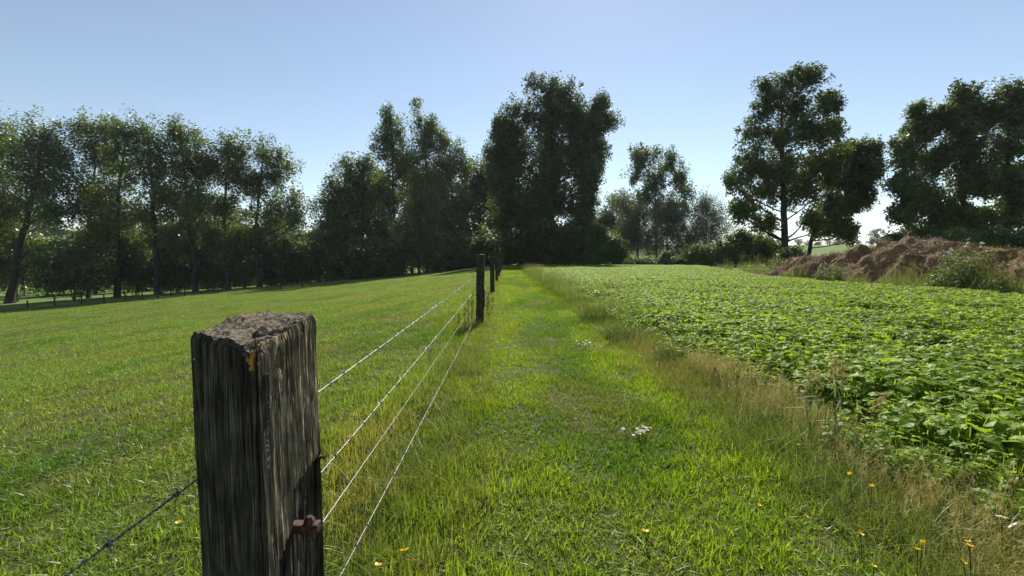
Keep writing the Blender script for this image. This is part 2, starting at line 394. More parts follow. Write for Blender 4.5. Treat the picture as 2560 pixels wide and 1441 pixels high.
def blades(rng, n, R, hmin, hmax, w, lean=0.5, segs=2, curl=0.6):
    """a tuft of grass blades in a disc of radius R -> verts, quad faces, tint"""
    r = R * np.sqrt(rng.random(n)); a = rng.random(n) * 6.283
    base = np.stack([r * np.cos(a), r * np.sin(a), np.zeros(n) - 0.01], -1)
    h = hmin + (hmax - hmin) * rng.random(n) ** 1.3; th = rng.random(n) * 6.283
    ln = lean * rng.random(n); d = np.stack([np.cos(th), np.sin(th), np.zeros(n)], -1); side = np.stack([-np.sin(th), np.cos(th), np.zeros(n)], -1)
    tw = rng.random(n) * 6.283; side = np.stack([np.cos(tw), np.sin(tw), np.zeros(n)], -1)
    ww = w * (0.7 + 0.6 * rng.random(n))
    V = []
    for s in range(segs + 1):
        t = s / segs
        p = base + np.array([0, 0, 1.0]) * (h * (t - curl * 0.35 * ln * t * t))[:, None] + d * (h * ln * (t * 0.5 + curl * t * t))[:, None]
        k = (1 - t) ** 0.7 if s < segs else 0.06
        V.append(p - side * (ww * k * 0.5)[:, None]); V.append(p + side * (ww * k * 0.5)[:, None])
    m = 2 * (segs + 1); V = np.stack(V, 1).reshape(-1, 3)
    o = np.arange(n)[:, None] * m
    F = np.concatenate([o + np.array([[2 * s, 2 * s + 1, 2 * s + 3, 2 * s + 2]]) for s in range(segs)], 0)
    return V, F, 0, np.repeat(rng.random(n), m)

def leaf_outline(lobed=True):
    """upper half of a lobed cabbage-like leaf, along +x"""
    if lobed: pts = [(0, 0.02), (0.10, 0.06), (0.22, 0.22), (0.30, 0.13), (0.42, 0.34), (0.55, 0.24), (0.70, 0.40), (0.86, 0.30), (1.0, 0.0)]
    else: pts = [(0, 0.02), (0.2, 0.22), (0.5, 0.32), (0.8, 0.18), (1, 0)]
    return np.array(pts)
def leaf_mesh(rng, length, lobed=True, droop=0.35, fold=0.25):
    o = leaf_outline(lobed); n = len(o)
    x = o[:, 0]; w = o[:, 1] * (0.85 + 0.3 * rng.random(n)); zc = -droop * x ** 2
    wav = 0.06 * np.sin(x * 11 + rng.random() * 6)
    mid = np.stack([x, 0 * x, zc], -1); up = np.stack([x, w, zc + fold * w + wav], -1); dn = np.stack([x, -w, zc + fold * w - wav], -1)
    V = np.vstack([mid, up, dn]) * length; F = []
    for i in range(n - 1):
        F.append((i, i + 1, n + i + 1, n + i)); F.append((i, 2 * n + i, 2 * n + i + 1, i + 1))
    return V, np.array(F)
def rotm(yaw, pitch, roll):
    return np.array(Matrix.Rotation(yaw, 3, 'Z') @ Matrix.Rotation(-pitch, 3, 'Y') @ Matrix.Rotation(roll, 3, 'X'))
def crop_plant(rng, k=9, H=0.27):
    V, F, B = [], [], []; n = 0
    for i in range(k):
        yaw = i * 2.4 + rng.random() * 0.8; hh = H * (0.15 + 0.85 * rng.random()); r = 0.02 + 0.10 * rng.random()
        L = 0.050 + 0.065 * rng.random()
        lv, lf = leaf_mesh(rng, L, True, 0.3 + 0.3 * rng.random(), 0.15 + 0.3 * rng.random())
        lv = lv @ rotm(yaw, -0.1 + 0.55 * rng.random(), (rng.random() - 0.5) * 0.8).T + np.array([r * math.cos(yaw), r * math.sin(yaw), hh])
        V.append(lv); F.append(lf + n); B.append(np.full(len(lv), rng.random())); n += len(lv)
        p0 = np.array([0, 0, -0.02]); p1 = np.array([r * math.cos(yaw), r * math.sin(yaw), hh]); s = np.array([-math.sin(yaw), math.cos(yaw), 0]) * 0.0025
        V.append(np.array([p0 - s, p0 + s, p1 + s, p1 - s])); F.append(np.array([[0, 1, 2, 3]]) + n); B.append(np.full(4, 0.9)); n += 4
    return np.vstack(V), np.vstack(F), 0, np.concatenate(B)

def thin_points(rng, x0, x1, y0, y1, density, keep):
    """random points in a box at the top density, kept with probability keep(x, y)"""
    n = int((x1 - x0) * (y1 - y0) * density); x = x0 + (x1 - x0) * rng.random(n); y = y0 + (y1 - y0) * rng.random(n)
    k = rng.random(n) < keep(x, y); return x[k], y[k]
def in_view(x, y, m=0.25):   # generous wedge round the picture: what the ground beside the camera needs
    return (y > -1.2) & (np.abs(x) < 1.45 * np.maximum(y, 0) + 2.6)
def seeded(x, y, s=0): return _hash(np.floor(x * 977), np.floor(y * 977), np.zeros_like(x), s)

rng = np.random.default_rng(11)
# pasture: grazed turf
parts_x, parts_y, parts_s = [], [], []
for (a, b, dens, sc_) in ((0, 4, 290, 0.95), (4, 7, 120, 1.0), (7, 14, 70, 1.2), (14, 26, 30, 1.7), (26, 44, 14, 2.4), (44, 64, 8.0, 3.0)):
    w = min(108, 1.45 * b + 2.6)
    x, y = thin_points(rng, -w, PATH_L - 0.02, -1.2, min(b, 61), dens, lambda x, y: (in_view(x, y)) & (np.hypot(x, y) >= a) & (np.hypot(x, y) < b * 1.02 if b < 44 else True) & (y < PAST_END(x) + 0.6))
    parts_x.append(x); parts_y.append(y); parts_s.append(np.full(len(x), sc_))
x = np.concatenate(parts_x); y = np.concatenate(parts_y); s = np.concatenate(parts_s); N = len(x)
dryn = fbm(x * 0.8, y * 0.8, 0, 21, 4); hn = fbm(x * 1.7, y * 1.7, 0, 33, 3)
near_fence = np.exp(-((x + 0.75) / 0.45) ** 2)
dry = np.clip((dryn - 0.55) * 2.2, 0, 0.5) + 0.15 * near_fence * rng.random(N); dry = np.clip(dry + 0.22 * (rng.random(N) < 0.10), 0, 0.9)
hz = (0.45 + 1.4 * np.clip(1.6 * fbm(x * 4.5, y * 4.5, 0, 37, 3) - 0.3, 0, 1.2) * (0.5 + hn)) * np.minimum(s, 1.35) * (1 + 0.9 * near_fence)
protos = [blades(rng, 50, 0.105, 0.012, 0.058, 0.0082, 1.5, 2, 0.7) for _ in range(5)]
scatter('pasture_grass', protos, [M['blade']], np.stack([x, y, T(x, y)], -1), np.stack([0.2 * (rng.random(N) - 0.5), 0.2 * (rng.random(N) - 0.5), rng.random(N) * 6.283], -1),
        np.stack([s, s, hz], -1) * (0.85 + 0.3 * rng.random(N))[:, None], {'dry': dry, 'lush': np.clip((fbm(x * 0.7, y * 0.7, 0, 59, 4) - 0.48) * 3.5, 0, 0.8)}, 'short grazed green grass covering the sloping pasture beside the wire fence', 'grass')
# path: mown, brighter
parts_x, parts_y, parts_s = [], [], []
for (a, b, dens, sc_) in ((-1.2, 4, 300, 0.9), (4, 7, 170, 0.95), (7, 16, 80, 1.3), (16, 58, 40, 1.7)):
    x, y = thin_points(rng, PATH_L - 0.15, PATH_R + 0.12, a, b, dens, lambda x, y: np.ones_like(x, bool))
    parts_x.append(x); parts_y.append(y); parts_s.append(np.full(len(x), sc_))
x = np.concatenate(parts_x); y = np.concatenate(parts_y); s = np.concatenate(parts_s); N = len(x)
left = np.exp(-((x + 0.35) / 0.42) ** 2)
dry = np.clip((fbm(x * 1.6, y * 0.9, 0, 51, 4) - 0.54) * 1.8, 0, 0.35) + 0.30 * left * rng.random(N) + 0.25 * (rng.random(N) < 0.06)
hz = (0.40 + 1.4 * np.clip(1.6 * fbm(x * 5, y * 4.5, 0, 55, 3) - 0.3, 0, 1.2)) * np.minimum(s, 1.5) * (1 + 0.75 * left * sstep(6, 1, y)) * (1 + 0.35 * sstep(0.9, 1.45, x))
protos = [blades(rng, 50, 0.105, 0.012, 0.055, 0.0076, 1.5, 2, 0.7) for _ in range(5)]
scatter('path_grass', protos, [M['pathblade']], np.stack([x, y, T(x, y)], -1), np.stack([0.2 * (rng.random(N) - 0.5), 0.2 * (rng.random(N) - 0.5), rng.random(N) * 6.283], -1),
        np.stack([s, s, hz], -1) * (0.85 + 0.3 * rng.random(N))[:, None], {'dry': np.clip(dry, 0, 0.9), 'lush': np.clip((fbm(x * 1.5, y * 0.7, 0, 57, 3) - 0.50) * 4.0 + 0.45 * np.exp(-((x - 0.75) / 0.5) ** 2), 0, 0.85)}, 'bright mown grass of the straight footpath beside the wire fence', 'grass')
# rough grass at the foot of the fence
x = -0.46 + 0.16 * rng.normal(size=1500); y = 0.9 + 42 * rng.random(1500) ** 1.6; N = len(x)
protos = [blades(rng, 34, 0.09, 0.08, 0.30, 0.0045, 1.0, 3, 0.7) for _ in range(4)]
s = (0.35 + 0.6 * rng.random(N) ** 1.5) * (0.55 + 0.9 * fbm(x * 1.2, y * 1.1, 0, 58, 2))
scatter('fence_line_grass', protos, [M['verge']], np.stack([x, y, T(x, y)], -1), np.stack([0 * x, 0 * x, rng.random(N) * 6.283], -1), np.stack([s, s, s * 0.8], -1), {'dry': np.clip(rng.random(N) * 1.0 - 0.35, 0, 0.8)},
        'rough uncut grass growing along the foot of the wire fence', 'grass')
# verge between path and crop: green feet, straw-coloured haze of stems
def verge_pts(n, sig, c=None):
    y = -0.5 + 46 * rng.random(n) ** 1.9; x = (1.93 if c is None else c) + sig * rng.normal(size=n); return x, y
x, y = verge_pts(7200, 0.26); N = len(x)
protos = [blades(rng, 46, 0.11, 0.05, 0.20, 0.0045, 1.0, 3, 0.7) for _ in range(4)]
s = (0.5 + 0.7 * rng.random(N)) * (0.75 + 0.5 * fbm(x, y * 0.7, 0, 61, 2)); far = sstep(6, 14, y)
scatter('verge_grass', protos, [M['verge']], np.stack([x, y, T(x, y)], -1), np.stack([0 * x, 0 * x, rng.random(N) * 6.283], -1), np.stack([s, s, s * (0.85 + 0.5 * far)], -1),
        {'dry': np.clip(fbm(x * 1.3, y * 0.8, 0, 62, 3) * 1.4 - 0.62 - 0.2 * sstep(4.5, 8, y) + 0.25 * rng.random(N), 0, 0.55)}, 'uncut mixed grass of the verge between footpath and crop', 'grass')
def wisps(rng, n, R, h0, h1):
    """fine dry flowering stems: thin stalk with a feathery head of small spikelets"""
    V, F, B = [], [], []; k = 0
    for i in range(n):
        a, r = rng.random() * 6.283, R * math.sqrt(rng.random()); h = h0 + (h1 - h0) * rng.random(); th = rng.random() * 6.283; ln = 0.35 * rng.random() + 0.15
        P = [np.array([r * math.cos(a) + ln * h * t * t * math.cos(th), r * math.sin(a) + ln * h * t * t * math.sin(th), h * t]) for t in (0, 0.5, 1.0)]
        s = np.array([-math.sin(th), math.cos(th), 0]) * 0.0009
        V += [P[0] - s, P[0] + s, P[1] + s, P[1] - s, P[2] + s, P[2] - s]; F += [(k, k + 1, k + 2, k + 3), (k + 3, k + 2, k + 4, k + 5)]; k += 6; tv = rng.random(); B += [tv] * 6
        for j in range(14):
            t = 0.62 + 0.40 * rng.random(); c = P[1] + (P[2] - P[1]) * ((t - 0.5) * 2); d = rng.normal(size=3) * np.array([1, 1, 0.5]); d /= np.linalg.norm(d); L = (0.008 + 0.025 * rng.random()) * (1.25 - 0.6 * t); w = np.cross(d, rng.normal(size=3)); w *= 0.0013 / (np.linalg.norm(w) + 1e-9)
            e = c + d * L + np.array([0, 0, L * 0.6]); V += [c, c + (e - c) * 0.6 + w, e, c + (e - c) * 0.6 - w]; F.append((k, k + 1, k + 2, k + 3)); k += 4; B += [tv] * 4
    return np.array(V), np.array(F), 0, np.array(B)
x, y = verge_pts(1150, 0.17, 1.95); k = fbm(x * 0.9, y * 0.6, 0, 64, 3) + 0.20 * sstep(8, 3, y) > 0.63; x, y = x[k], y[k]; N = len(x)
protos = [wisps(rng, 12, 0.10, 0.10, 0.29) for _ in range(4)]
s = (0.55 + 0.5 * rng.random(N)) * (0.6 + 0.75 * fbm(x * 1.5, y * 1.1, 0, 66, 2))
scatter('dry_verge_grass', protos, [M['drystem']], np.stack([x, y, T(x, y)], -1), np.stack([0.3 * (rng.random(N) - 0.5), 0.3 * (rng.random(N) - 0.5), rng.random(N) * 6.283], -1), np.stack([s, s, s], -1), {},
        'straw-coloured feathery seed grass along the verge of the crop', 'grass')
# crop
parts_x, parts_y, parts_s = [], [], []
for (a, b, dens, sc_) in ((-0.8, 8, 84, 0.92), (8, 18, 56, 1.0), (18, 56, 26, 1.3)):
    x, y = thin_points(rng, FIELD_L - 0.15, 34, a, b, dens, lambda x, y: in_view(x, y) & (x < FIELD_R(y) - 0.3 * rng.random(len(x))) & (x > FIELD_L - 0.05 + 0.35 * fbm(y * 1.1, 0, 0, 71, 2) - 0.25))
    parts_x.append(x); parts_y.append(y); parts_s.append(np.full(len(x), sc_))
x = np.concatenate(parts_x); y = np.concatenate(parts_y); s = np.concatenate(parts_s); N = len(x)
edge = sstep(FIELD_L - 0.1, FIELD_L + 0.9, x); k = rng.random(N) < 0.45 + 0.55 * edge; x, y, s, edge = x[k], y[k], s[k], edge[k]; N = len(x)
gap = fbm(x * 0.9, y * 0.9, 0, 73, 3); k = rng.random(N) < np.clip((gap - 0.24) * 6, 0.12, 1); x, y, s, edge, gap = x[k], y[k], s[k], edge[k], gap[k]; N = len(x)
protos = [crop_plant(rng, 18) for _ in range(7)]
sz = s * (0.55 + 0.45 * edge) * (0.6 + 0.9 * gap) * (0.8 + 0.4 * rng.random(N))
scatter('crop_leaves', protos, [M['crop']], np.stack([x, y, T(x, y)], -1), np.stack([0.25 * (rng.random(N) - 0.5), 0.25 * (rng.random(N) - 0.5), rng.random(N) * 6.283], -1),
        np.stack([sz, sz, np.minimum(sz, 1.15) * 0.95], -1), {'dry': np.clip(fbm(x * 0.35, y * 0.35, 0, 75, 3) * 1.6 - 0.55, 0, 1) * 0.8}, 'dense low crop of lobed bright green leaves filling the field', 'crop')

# ------------------------------------------------------------------ trees and bushes
LEAVES = 0
def leaf_cloud(rng, cen, rad, per, size, up=0.5, aspect=0.75, flat=0.8):
    """leaf-sized folded faces gathered in clumps round the points cen"""
    n = len(cen) * per
    g_ = rng.normal(size=(n, 3)); g_ *= np.minimum(1, 1.9 / (np.linalg.norm(g_, axis=1, keepdims=True) + 1e-9))
    c = np.repeat(cen, per, 0) + g_ * 1.12 * np.array([1, 1, flat]) * np.repeat(rad, per)[:, None] * 0.55
    cn = rng.normal(size=cen.shape) * 0.45; od = cen - cen.mean(0); cn += 0.75 * od / (np.linalg.norm(od, axis=1, keepdims=True) + 1e-6)
    nr = rng.normal(size=(n, 3)) * 0.55 + np.repeat(cn, per, 0); nr[:, 2] += up; nr /= np.linalg.norm(nr, axis=1, keepdims=True)
    t = np.cross(nr, rng.normal(size=(n, 3))); t /= np.linalg.norm(t, axis=1, keepdims=True); b = np.cross(nr, t)
    L = size * (0.65 + 0.7 * rng.random(n)); W = L * aspect
    V = np.stack([c - t * (L * 0.5)[:, None], c + b * (W * 0.5)[:, None] + t * (L * 0.25)[:, None], c + t * (L * 0.5)[:, None] - b * (W * 0.45)[:, None]], 1).reshape(-1, 3)
    F = np.arange(n * 3).reshape(-1, 3)
    tint = np.repeat(0.6 * np.repeat(rng.random(len(cen)), per) + 0.4 * rng.random(n), 3)
    return V, F, tint

GP = 'poplars in the row along the pasture edge'; GM = 'tall trees of the middle clump'
def tree(name, label, D, trunk, lobes, n_leaves, r0=0.45, leaf=0.30, mat='poplar', bark='bark', seed=1, cl=1.0, group=None, cat='tree', limbs=True, per=38, shell=0.42, up=0.5, aspect=0.75, base_z=None, stems=None, min_z=0.1, spray=0.0):
    """trunk: pixels of the trunk line from foot to tip; lobes: (px, py, rx, ry[, dy]) the masses of the crown; D its distance"""
    rng = np.random.default_rng(seed); n_leaves = int(n_leaves * (1.75 if group == GM else 2.35)); leaf *= 1.15; r0 *= (0.72 if D > 60 else 0.85)
    P = [at(px, py, D) for px, py in trunk]
    bx, by = P[0][0], D; bz = float(T(bx, by)) if base_z is None else base_z
    base = np.array([bx, by, bz - 0.12]); P[0] = base.copy()
    if group == GP: lobes = list(lobes) + [(trunk[0][0] - 22, 592, 40, 38, 1.5), (trunk[0][0] + 26, 618, 40, 40, 2.0), (trunk[0][0] - 4, 640, 36, 30, 3.0)]
    L = []
    for lb in lobes:
        px, py, rx, ry = lb[:4]; dy = lb[4] if len(lb) > 4 else 0.0
        c = at(px, py, D); c[1] += dy; k = D / FPX; L.append((c, np.array([rx * k, max(0.75 * rx, 0.42 * min(rx, ry)) * k, ry * k])))
    if limbs:
        for c, r in list(L): L.append((c + rng.normal(size=3) * r * 0.55, r * (0.45 + 0.35 * rng.random())))
    root = empty(name, tuple(base), label, cat, group)
    # clumps
    ncl = max(6, n_leaves // per); ar = np.array([r[0] * r[2] for _, r in L]); ar = ar / ar.sum()
    cen, own = [], []
    for i, (c, r) in enumerate(L):
        m = max(3, int(round(ncl * ar[i]))); d = rng.normal(size=(m, 3)); d /= np.linalg.norm(d, axis=1, keepdims=True)
        q = d * (rng.random(m) ** (shell + 0.1))[:, None] * (0.85 + 0.42 * rng.random(m) ** 2)[:, None]
        cc = c + q * r; cen.append(cc); own += [i] * m
    cen = np.vstack(cen); own = np.array(own)
    gz = T(cen[:, 0], cen[:, 1]); cen[:, 2] = np.maximum(cen[:, 2], gz + min_z + 0.3 * rng.random(len(cen)))
    rad = cl * (0.6 + 0.8 * rng.random(len(cen)))
    V, F, tint = leaf_cloud(rng, cen, rad * (0.78 if limbs else 0.9), per, leaf, up, aspect, 1.25 if limbs else 0.85)
    V[:, 2] = np.maximum(V[:, 2], np.repeat(np.repeat(gz, per), 3) + 0.02)
    me = new_mesh(name + '_crown', V - base, F, M[mat], False, None, {'tint': tint})
    cr = link('crown', me, root)
    # trunk and limbs
    mb = MB()
    pts = np.array(P); 
    t = np.linspace(0, 1, max(9, 4 * len(pts))); tp = np.linspace(0, 1, len(pts))
    cp = np.stack([np.interp(t, tp, pts[:, j]) for j in range(3)], -1)
    kk = np.array([0.25, 0.5, 0.25])
    for j in range(3):
        e = np.concatenate([[cp[0, j]], cp[:, j], [cp[-1, j]]]); sm = np.convolve(e, kk, 'valid'); cp[1:-1, j] = sm[1:-1]
    cp[1:-1, :2] += rng.normal(size=(len(cp) - 2, 2)) * r0 * 0.12
    rr = r0 * (1 - 0.90 * t) ** 0.8; rr[0] *= 1.35; rr = np.maximum(rr, 0.02)
    mb.tube(cp, rr, 9)
    if stems:
        for k in range(stems):
            c = L[rng.integers(len(L))][0]; e = c + rng.normal(size=3) * 0.4; m_ = (base + e) / 2 + rng.normal(size=3) * 0.15 * np.linalg.norm(e - base)
            s0 = base + np.array([rng.normal() * 0.3, rng.normal() * 0.2, 0]); tt_ = np.linspace(0, 1, 6)[:, None]
            mb.tube((1 - tt_) ** 2 * s0 + 2 * tt_ * (1 - tt_) * m_ + tt_ ** 2 * e, r0 * 0.5 * np.linspace(1, 0.25, 6), 5)
    if limbs:
        tips = []
        H = cp[-1, 2] - cp[0, 2]
        for i, (c, r) in enumerate(L):
            for k in range(2 if len(L) < 16 else 1):
                tgt = c + (rng.random(3) - 0.5) * r * 0.9 + np.array([0, 0, r[2] * (0.15 + 0.3 * k)])
                hz = np.clip(tgt[2] - cp[0, 2] - (0.5 + 0.5 * rng.random()) * max(r[2] * 0.9, np.hypot(*(tgt[:2] - cp[-1, :2])) * 1.1), 0.16 * H, 0.85 * H) + cp[0, 2]
                j = np.argmin(abs(cp[:, 2] - hz)); s0 = cp[j]; rs = (0.6 + 0.6 * rng.random()) * min(rr[j] * 0.5, 0.02 + 0.32 * rr[j])
                mid = s0 * 0.5 + tgt * 0.5; mid[:2] += (tgt[:2] - s0[:2]) * 0.18; mid[2] -= 0.05 * np.linalg.norm(tgt - s0)
                tt_ = np.linspace(0, 1, 8)[:, None]; cv = (1 - tt_) ** 2 * s0 + 2 * tt_ * (1 - tt_) * mid + tt_ ** 2 * tgt
                cv[1:] += rng.normal(size=(7, 3)) * rs * 0.35
                mb.tube(cv, rs * np.linspace(1, 0.22, 8), 6)
                idx = np.where(own == i)[0]
                for q in rng.choice(idx, min(len(idx), 9), replace=False):
                    d = np.linalg.norm(cv - cen[q], axis=1) + np.maximum(0, cv[:, 2] - cen[q, 2]) * 2; a = cv[np.argmin(d)]
                    md = a * 0.5 + cen[q] * 0.5 + rng.normal(size=3) * 0.08 * np.linalg.norm(cen[q] - a)
                    mb.tube(np.array([a, md, cen[q]]), rs * np.array([0.30, 0.2, 0.08]) + 0.008, 4, False)
    mb.v = [q - base for q in mb.v]
    mb.build('trunk', M[bark], root, True)
    return root

GP = 'poplars in the row along the pasture edge'
# the poplar row beyond the pasture
tree('poplar_tree', 'dark poplar cut off by the edge, outermost of the pasture row', 77, [(-70, 770), (-62, 560), (-50, 320)], [(-40, 390, 75, 100), (-60, 520, 80, 90), (-10, 345, 45, 55), (0, 470, 50, 60)], 8000, 0.7, 0.36, seed=1, cl=1.3, group=GP)
tree('poplar_tree', 'big poplar with thick trunk tilting towards its neighbours, in the pasture row', 76, [(25, 765), (45, 640), (75, 520), (98, 420), (110, 310)], [(110, 350, 68, 62), (60, 400, 55, 70), (140, 420, 55, 70), (30, 520, 60, 50), (130, 530, 60, 40), (85, 470, 60, 50)], 11000, 0.85, 0.36, seed=2, cl=1.2, group=GP)
tree('poplar_tree', 'poplar with two rounded tops standing behind a broad dark bush', 80, [(222, 756), (222, 600), (235, 450), (243, 310)], [(205, 335, 32, 42), (265, 335, 48, 45), (235, 400, 58, 60), (225, 480, 55, 55), (260, 540, 55, 45)], 9500, 0.45, 0.36, seed=3, cl=1.2, group=GP)
tree('poplar_tree', 'straight poplar rising between the double-topped and the forked poplar', 77, [(294, 755), (294, 600), (296, 480), (318, 330)], [(300, 380, 45, 60), (290, 470, 55, 60), (320, 545, 45, 40), (255, 570, 45, 40)], 8000, 0.62, 0.36, seed=4, cl=1.2, group=GP)
tree('poplar_tree', 'forked poplar with sky showing round its split trunk', 77, [(396, 752), (392, 640), (384, 540), (380, 440), (366, 310)], [(352, 335, 48, 48), (385, 390, 48, 60), (350, 440, 42, 50), (415, 480, 42, 50), (375, 530, 45, 40), (425, 590, 40, 35)], 9500, 0.66, 0.36, seed=5, cl=1.15, group=GP)
tree('poplar_tree', 'poplar with a flat broad top, third counting back from the open end of its row', 78, [(490, 746), (485, 640), (470, 560), (462, 440), (450, 320)], [(435, 345, 42, 45), (490, 355, 45, 45), (460, 420, 55, 55), (500, 480, 45, 55), (450, 540, 50, 40), (510, 570, 40, 40)], 10000, 0.62, 0.36, seed=6, cl=1.15, group=GP)
tree('poplar_tree', 'narrow poplar next to the last one of the row', 79, [(572, 740), (566, 640), (560, 540), (566, 440), (572, 340)], [(575, 370, 48, 48), (545, 420, 40, 55), (595, 450, 42, 50), (560, 520, 48, 45), (590, 590, 40, 40)], 8500, 0.58, 0.36, seed=7, cl=1.15, group=GP)
tree('poplar_tree', 'rounded airy poplar ending the row at the open sky', 80, [(650, 732), (644, 640), (640, 560), (652, 460), (660, 360)], [(658, 385, 50, 45), (700, 430, 50, 60), (640, 450, 50, 60), (712, 500, 40, 45), (670, 540, 55, 45), (630, 600, 42, 36), (735, 545, 28, 22)], 10000, 0.58, 0.36, seed=8, cl=1.15, group=GP)

GU = 'dark bushes under the poplar row'
for i, (px, py, rx, ry, d, m, lab) in enumerate([
        (185, 655, 88, 85, 73, 'ash', 'broad dark bush under the poplars, the largest of that row'),
        (40, 640, 60, 70, 82, 'ash', 'dark bush behind the thick tilting poplar trunk'),
        (340, 660, 62, 75, 82, 'bush', 'dark bush between straight and forked poplar trunks'),
        (445, 665, 52, 72, 83, 'ash', 'dark bush beside the forked poplar trunk, on the side of the open end'),
        (535, 660, 45, 70, 84, 'bush', 'greenish bush between the two poplars before the last'),
        (612, 655, 42, 65, 85, 'bush', 'greenish bush between the last two poplar trunks'),
        (705, 655, 55, 72, 84, 'ash', 'dark bush filling the end of the poplar row')]):
    tree('shrub', lab, d, [(px, py + ry + 6), (px, py), (px, py - ry * 0.5)], [(px, py, rx, ry * 0.8), (px - rx * 0.45, py + ry * 0.35, rx * 0.6, ry * 0.6), (px + rx * 0.45, py + ry * 0.3, rx * 0.6, ry * 0.6)],
         5200, 0.16, 0.38, m, seed=20 + i, cl=1.1, group=GU, cat='bush', limbs=False, stems=5)

GB2 = 'background bushes seen between the poplar trunks'
for i, (px, top, d) in enumerate([(-40, 590, 104), (60, 600, 108), (150, 590, 102), (235, 600, 110), (320, 590, 104), (400, 600, 108), (470, 590, 112), (545, 585, 106), (620, 590, 110), (690, 580, 104), (760, 575, 108)]):
    py = 660; rx, ry = 62, 75
    tree('shrub', 'dim background bush seen between the poplar trunks', d, [(px, 735), (px, 660), (px, top + 20)], [(px, (top + 700) / 2, rx * 0.8, (700 - top) / 2), (px - 25, 690, rx * 0.7, 45), (px + 25, 685, rx * 0.7, 50)], 2600, 0.16, 0.5, 'bush', seed=300 + i, cl=1.4, group=GB2, cat='bush', limbs=False, stems=4, per=30)
# the mixed clump in the middle
GM = 'tall trees of the middle clump'
tree('poplar_tree', 'lowest rounded tree at the outer end of the middle clump', 92, [(835, 720), (838, 600), (845, 450)], [(850, 475, 48, 42), (815, 525, 48, 50), (870, 540, 50, 60), (830, 590, 60, 45)], 9000, 0.45, 0.40, seed=31, cl=1.2, group=GM)
tree('poplar_tree', 'mid-height tree stepping up to the pointed tops of the middle clump', 90, [(905, 715), (905, 560), (908, 400)], [(908, 425, 28, 45), (900, 490, 45, 60), (915, 570, 55, 70)], 8500, 0.45, 0.40, seed=32, cl=1.15, group=GM)
tree('poplar_tree', 'tallest pointed tree of the middle clump', 88, [(985, 712), (985, 520), (975, 280)], [(968, 300, 20, 38), (995, 335, 32, 48), (960, 370, 38, 50), (1000, 420, 48, 60), (975, 500, 60, 70), (985, 600, 60, 70)], 15000, 0.55, 0.38, seed=33, cl=1.1, group=GM)
tree('poplar_tree', 'second pointed tree of the middle clump with a forked tip', 89, [(1068, 708), (1066, 520), (1062, 300)], [(1042, 312, 16, 30), (1070, 320, 24, 36), (1070, 375, 42, 50), (1085, 440, 50, 60), (1070, 540, 60, 70)], 12000, 0.5, 0.38, 'lightleaf', seed=34, cl=1.1, group=GM)
tree('poplar_tree', 'stepped tree between the pointed tops and the low saddle of the skyline', 90, [(1130, 705), (1130, 520), (1122, 345)], [(1112, 360, 22, 32), (1142, 385, 24, 40), (1125, 430, 40, 50), (1135, 520, 50, 60), (1130, 610, 50, 60)], 10000, 0.45, 0.38, 'lightleaf', seed=35, cl=1.1, group=GM)
tree('poplar_tree', 'low tree forming the saddle between middle clump and tallest tree', 96, [(1200, 700), (1200, 560), (1202, 400)], [(1200, 420, 52, 36), (1180, 480, 50, 60), (1225, 490, 50, 60), (1200, 590, 60, 70)], 10000, 0.45, 0.40, seed=36, cl=1.2, group=GM)
tree('poplar_tree', 'paler leafy tree in front of the pointed trees of the middle clump', 82, [(1048, 705), (1046, 600), (1045, 450)], [(1040, 455, 28, 36), (1055, 520, 50, 60), (1030, 590, 58, 60), (1085, 620, 48, 60)], 11000, 0.35, 0.36, 'lightleaf', seed=37, cl=1.0, group=GM)
for i, (px, top, w, d, lab) in enumerate([(862, 470, 52, 99, 'half-hidden tree filling the clump behind its lowest rounded tree'), (945, 415, 52, 98, 'half-hidden tree behind the left foot of the tallest pointed crown'), (1030, 395, 50, 100, 'half-hidden tree between the two pointed crowns'), (1105, 425, 50, 101, 'half-hidden tree below the stepped crown'), (1165, 430, 50, 100, 'half-hidden tree filling the saddle of the skyline'), (1238, 400, 50, 99, 'half-hidden tree joining saddle and tallest tree')]):
    tree('poplar_tree', lab, d, [(px, 700), (px, 560), (px, top + 15)], [(px, top + 30, w * 0.6, 40), (px - 12, top + 95, w * 0.9, 70), (px + 12, top + 180, w, 80), (px, top + 240, w, 60)], 7000, 0.4, 0.42, 'poplar' if i % 2 else 'ash', seed=150 + i, cl=1.25, group=GM, limbs=False, stems=3)
GD = 'dark undergrowth bushes below the clump'
for i, (px, py, rx, ry, d, m, lab) in enumerate([
        (800, 640, 60, 70, 84, 'ash', 'dark bush at the pasture edge below the lowest clump tree'),
        (880, 650, 62, 55, 82, 'ash', 'dark bush at the pasture edge below the stepping-up tree'),
        (960, 650, 58, 50, 81, 'ash', 'dark bush at the pasture edge below the tallest pointed tree'),
        (1140, 640, 62, 58, 80, 'ash', 'dark bush at the pasture edge behind the second fence post'),
        (1215, 625, 50, 55, 78, 'ash', 'dark bush standing where the fence line ends'),
        (1300, 608, 58, 68, 72, 'ash', 'dark bush closing off the end of the footpath'),
        (1365, 604, 58, 74, 70, 'ash', 'dark bush at the foot of the tallest tree, behind the crop'),
        (1440, 606, 58, 72, 70, 'ash', 'dark bush between the tallest tree and the round green bush')]):
    tree('shrub', lab, d, [(px, py + ry + 10), (px, py), (px, py - ry * 0.5)], [(px, py - 5, rx, ry * 0.85), (px - rx * 0.5, py + ry * 0.4, rx * 0.6, ry * 0.6), (px + rx * 0.5, py + ry * 0.4, rx * 0.6, ry * 0.6)],
         5200, 0.14, 0.36, m, seed=50 + i, cl=0.95, group=GD, cat='bush', limbs=False, stems=5)

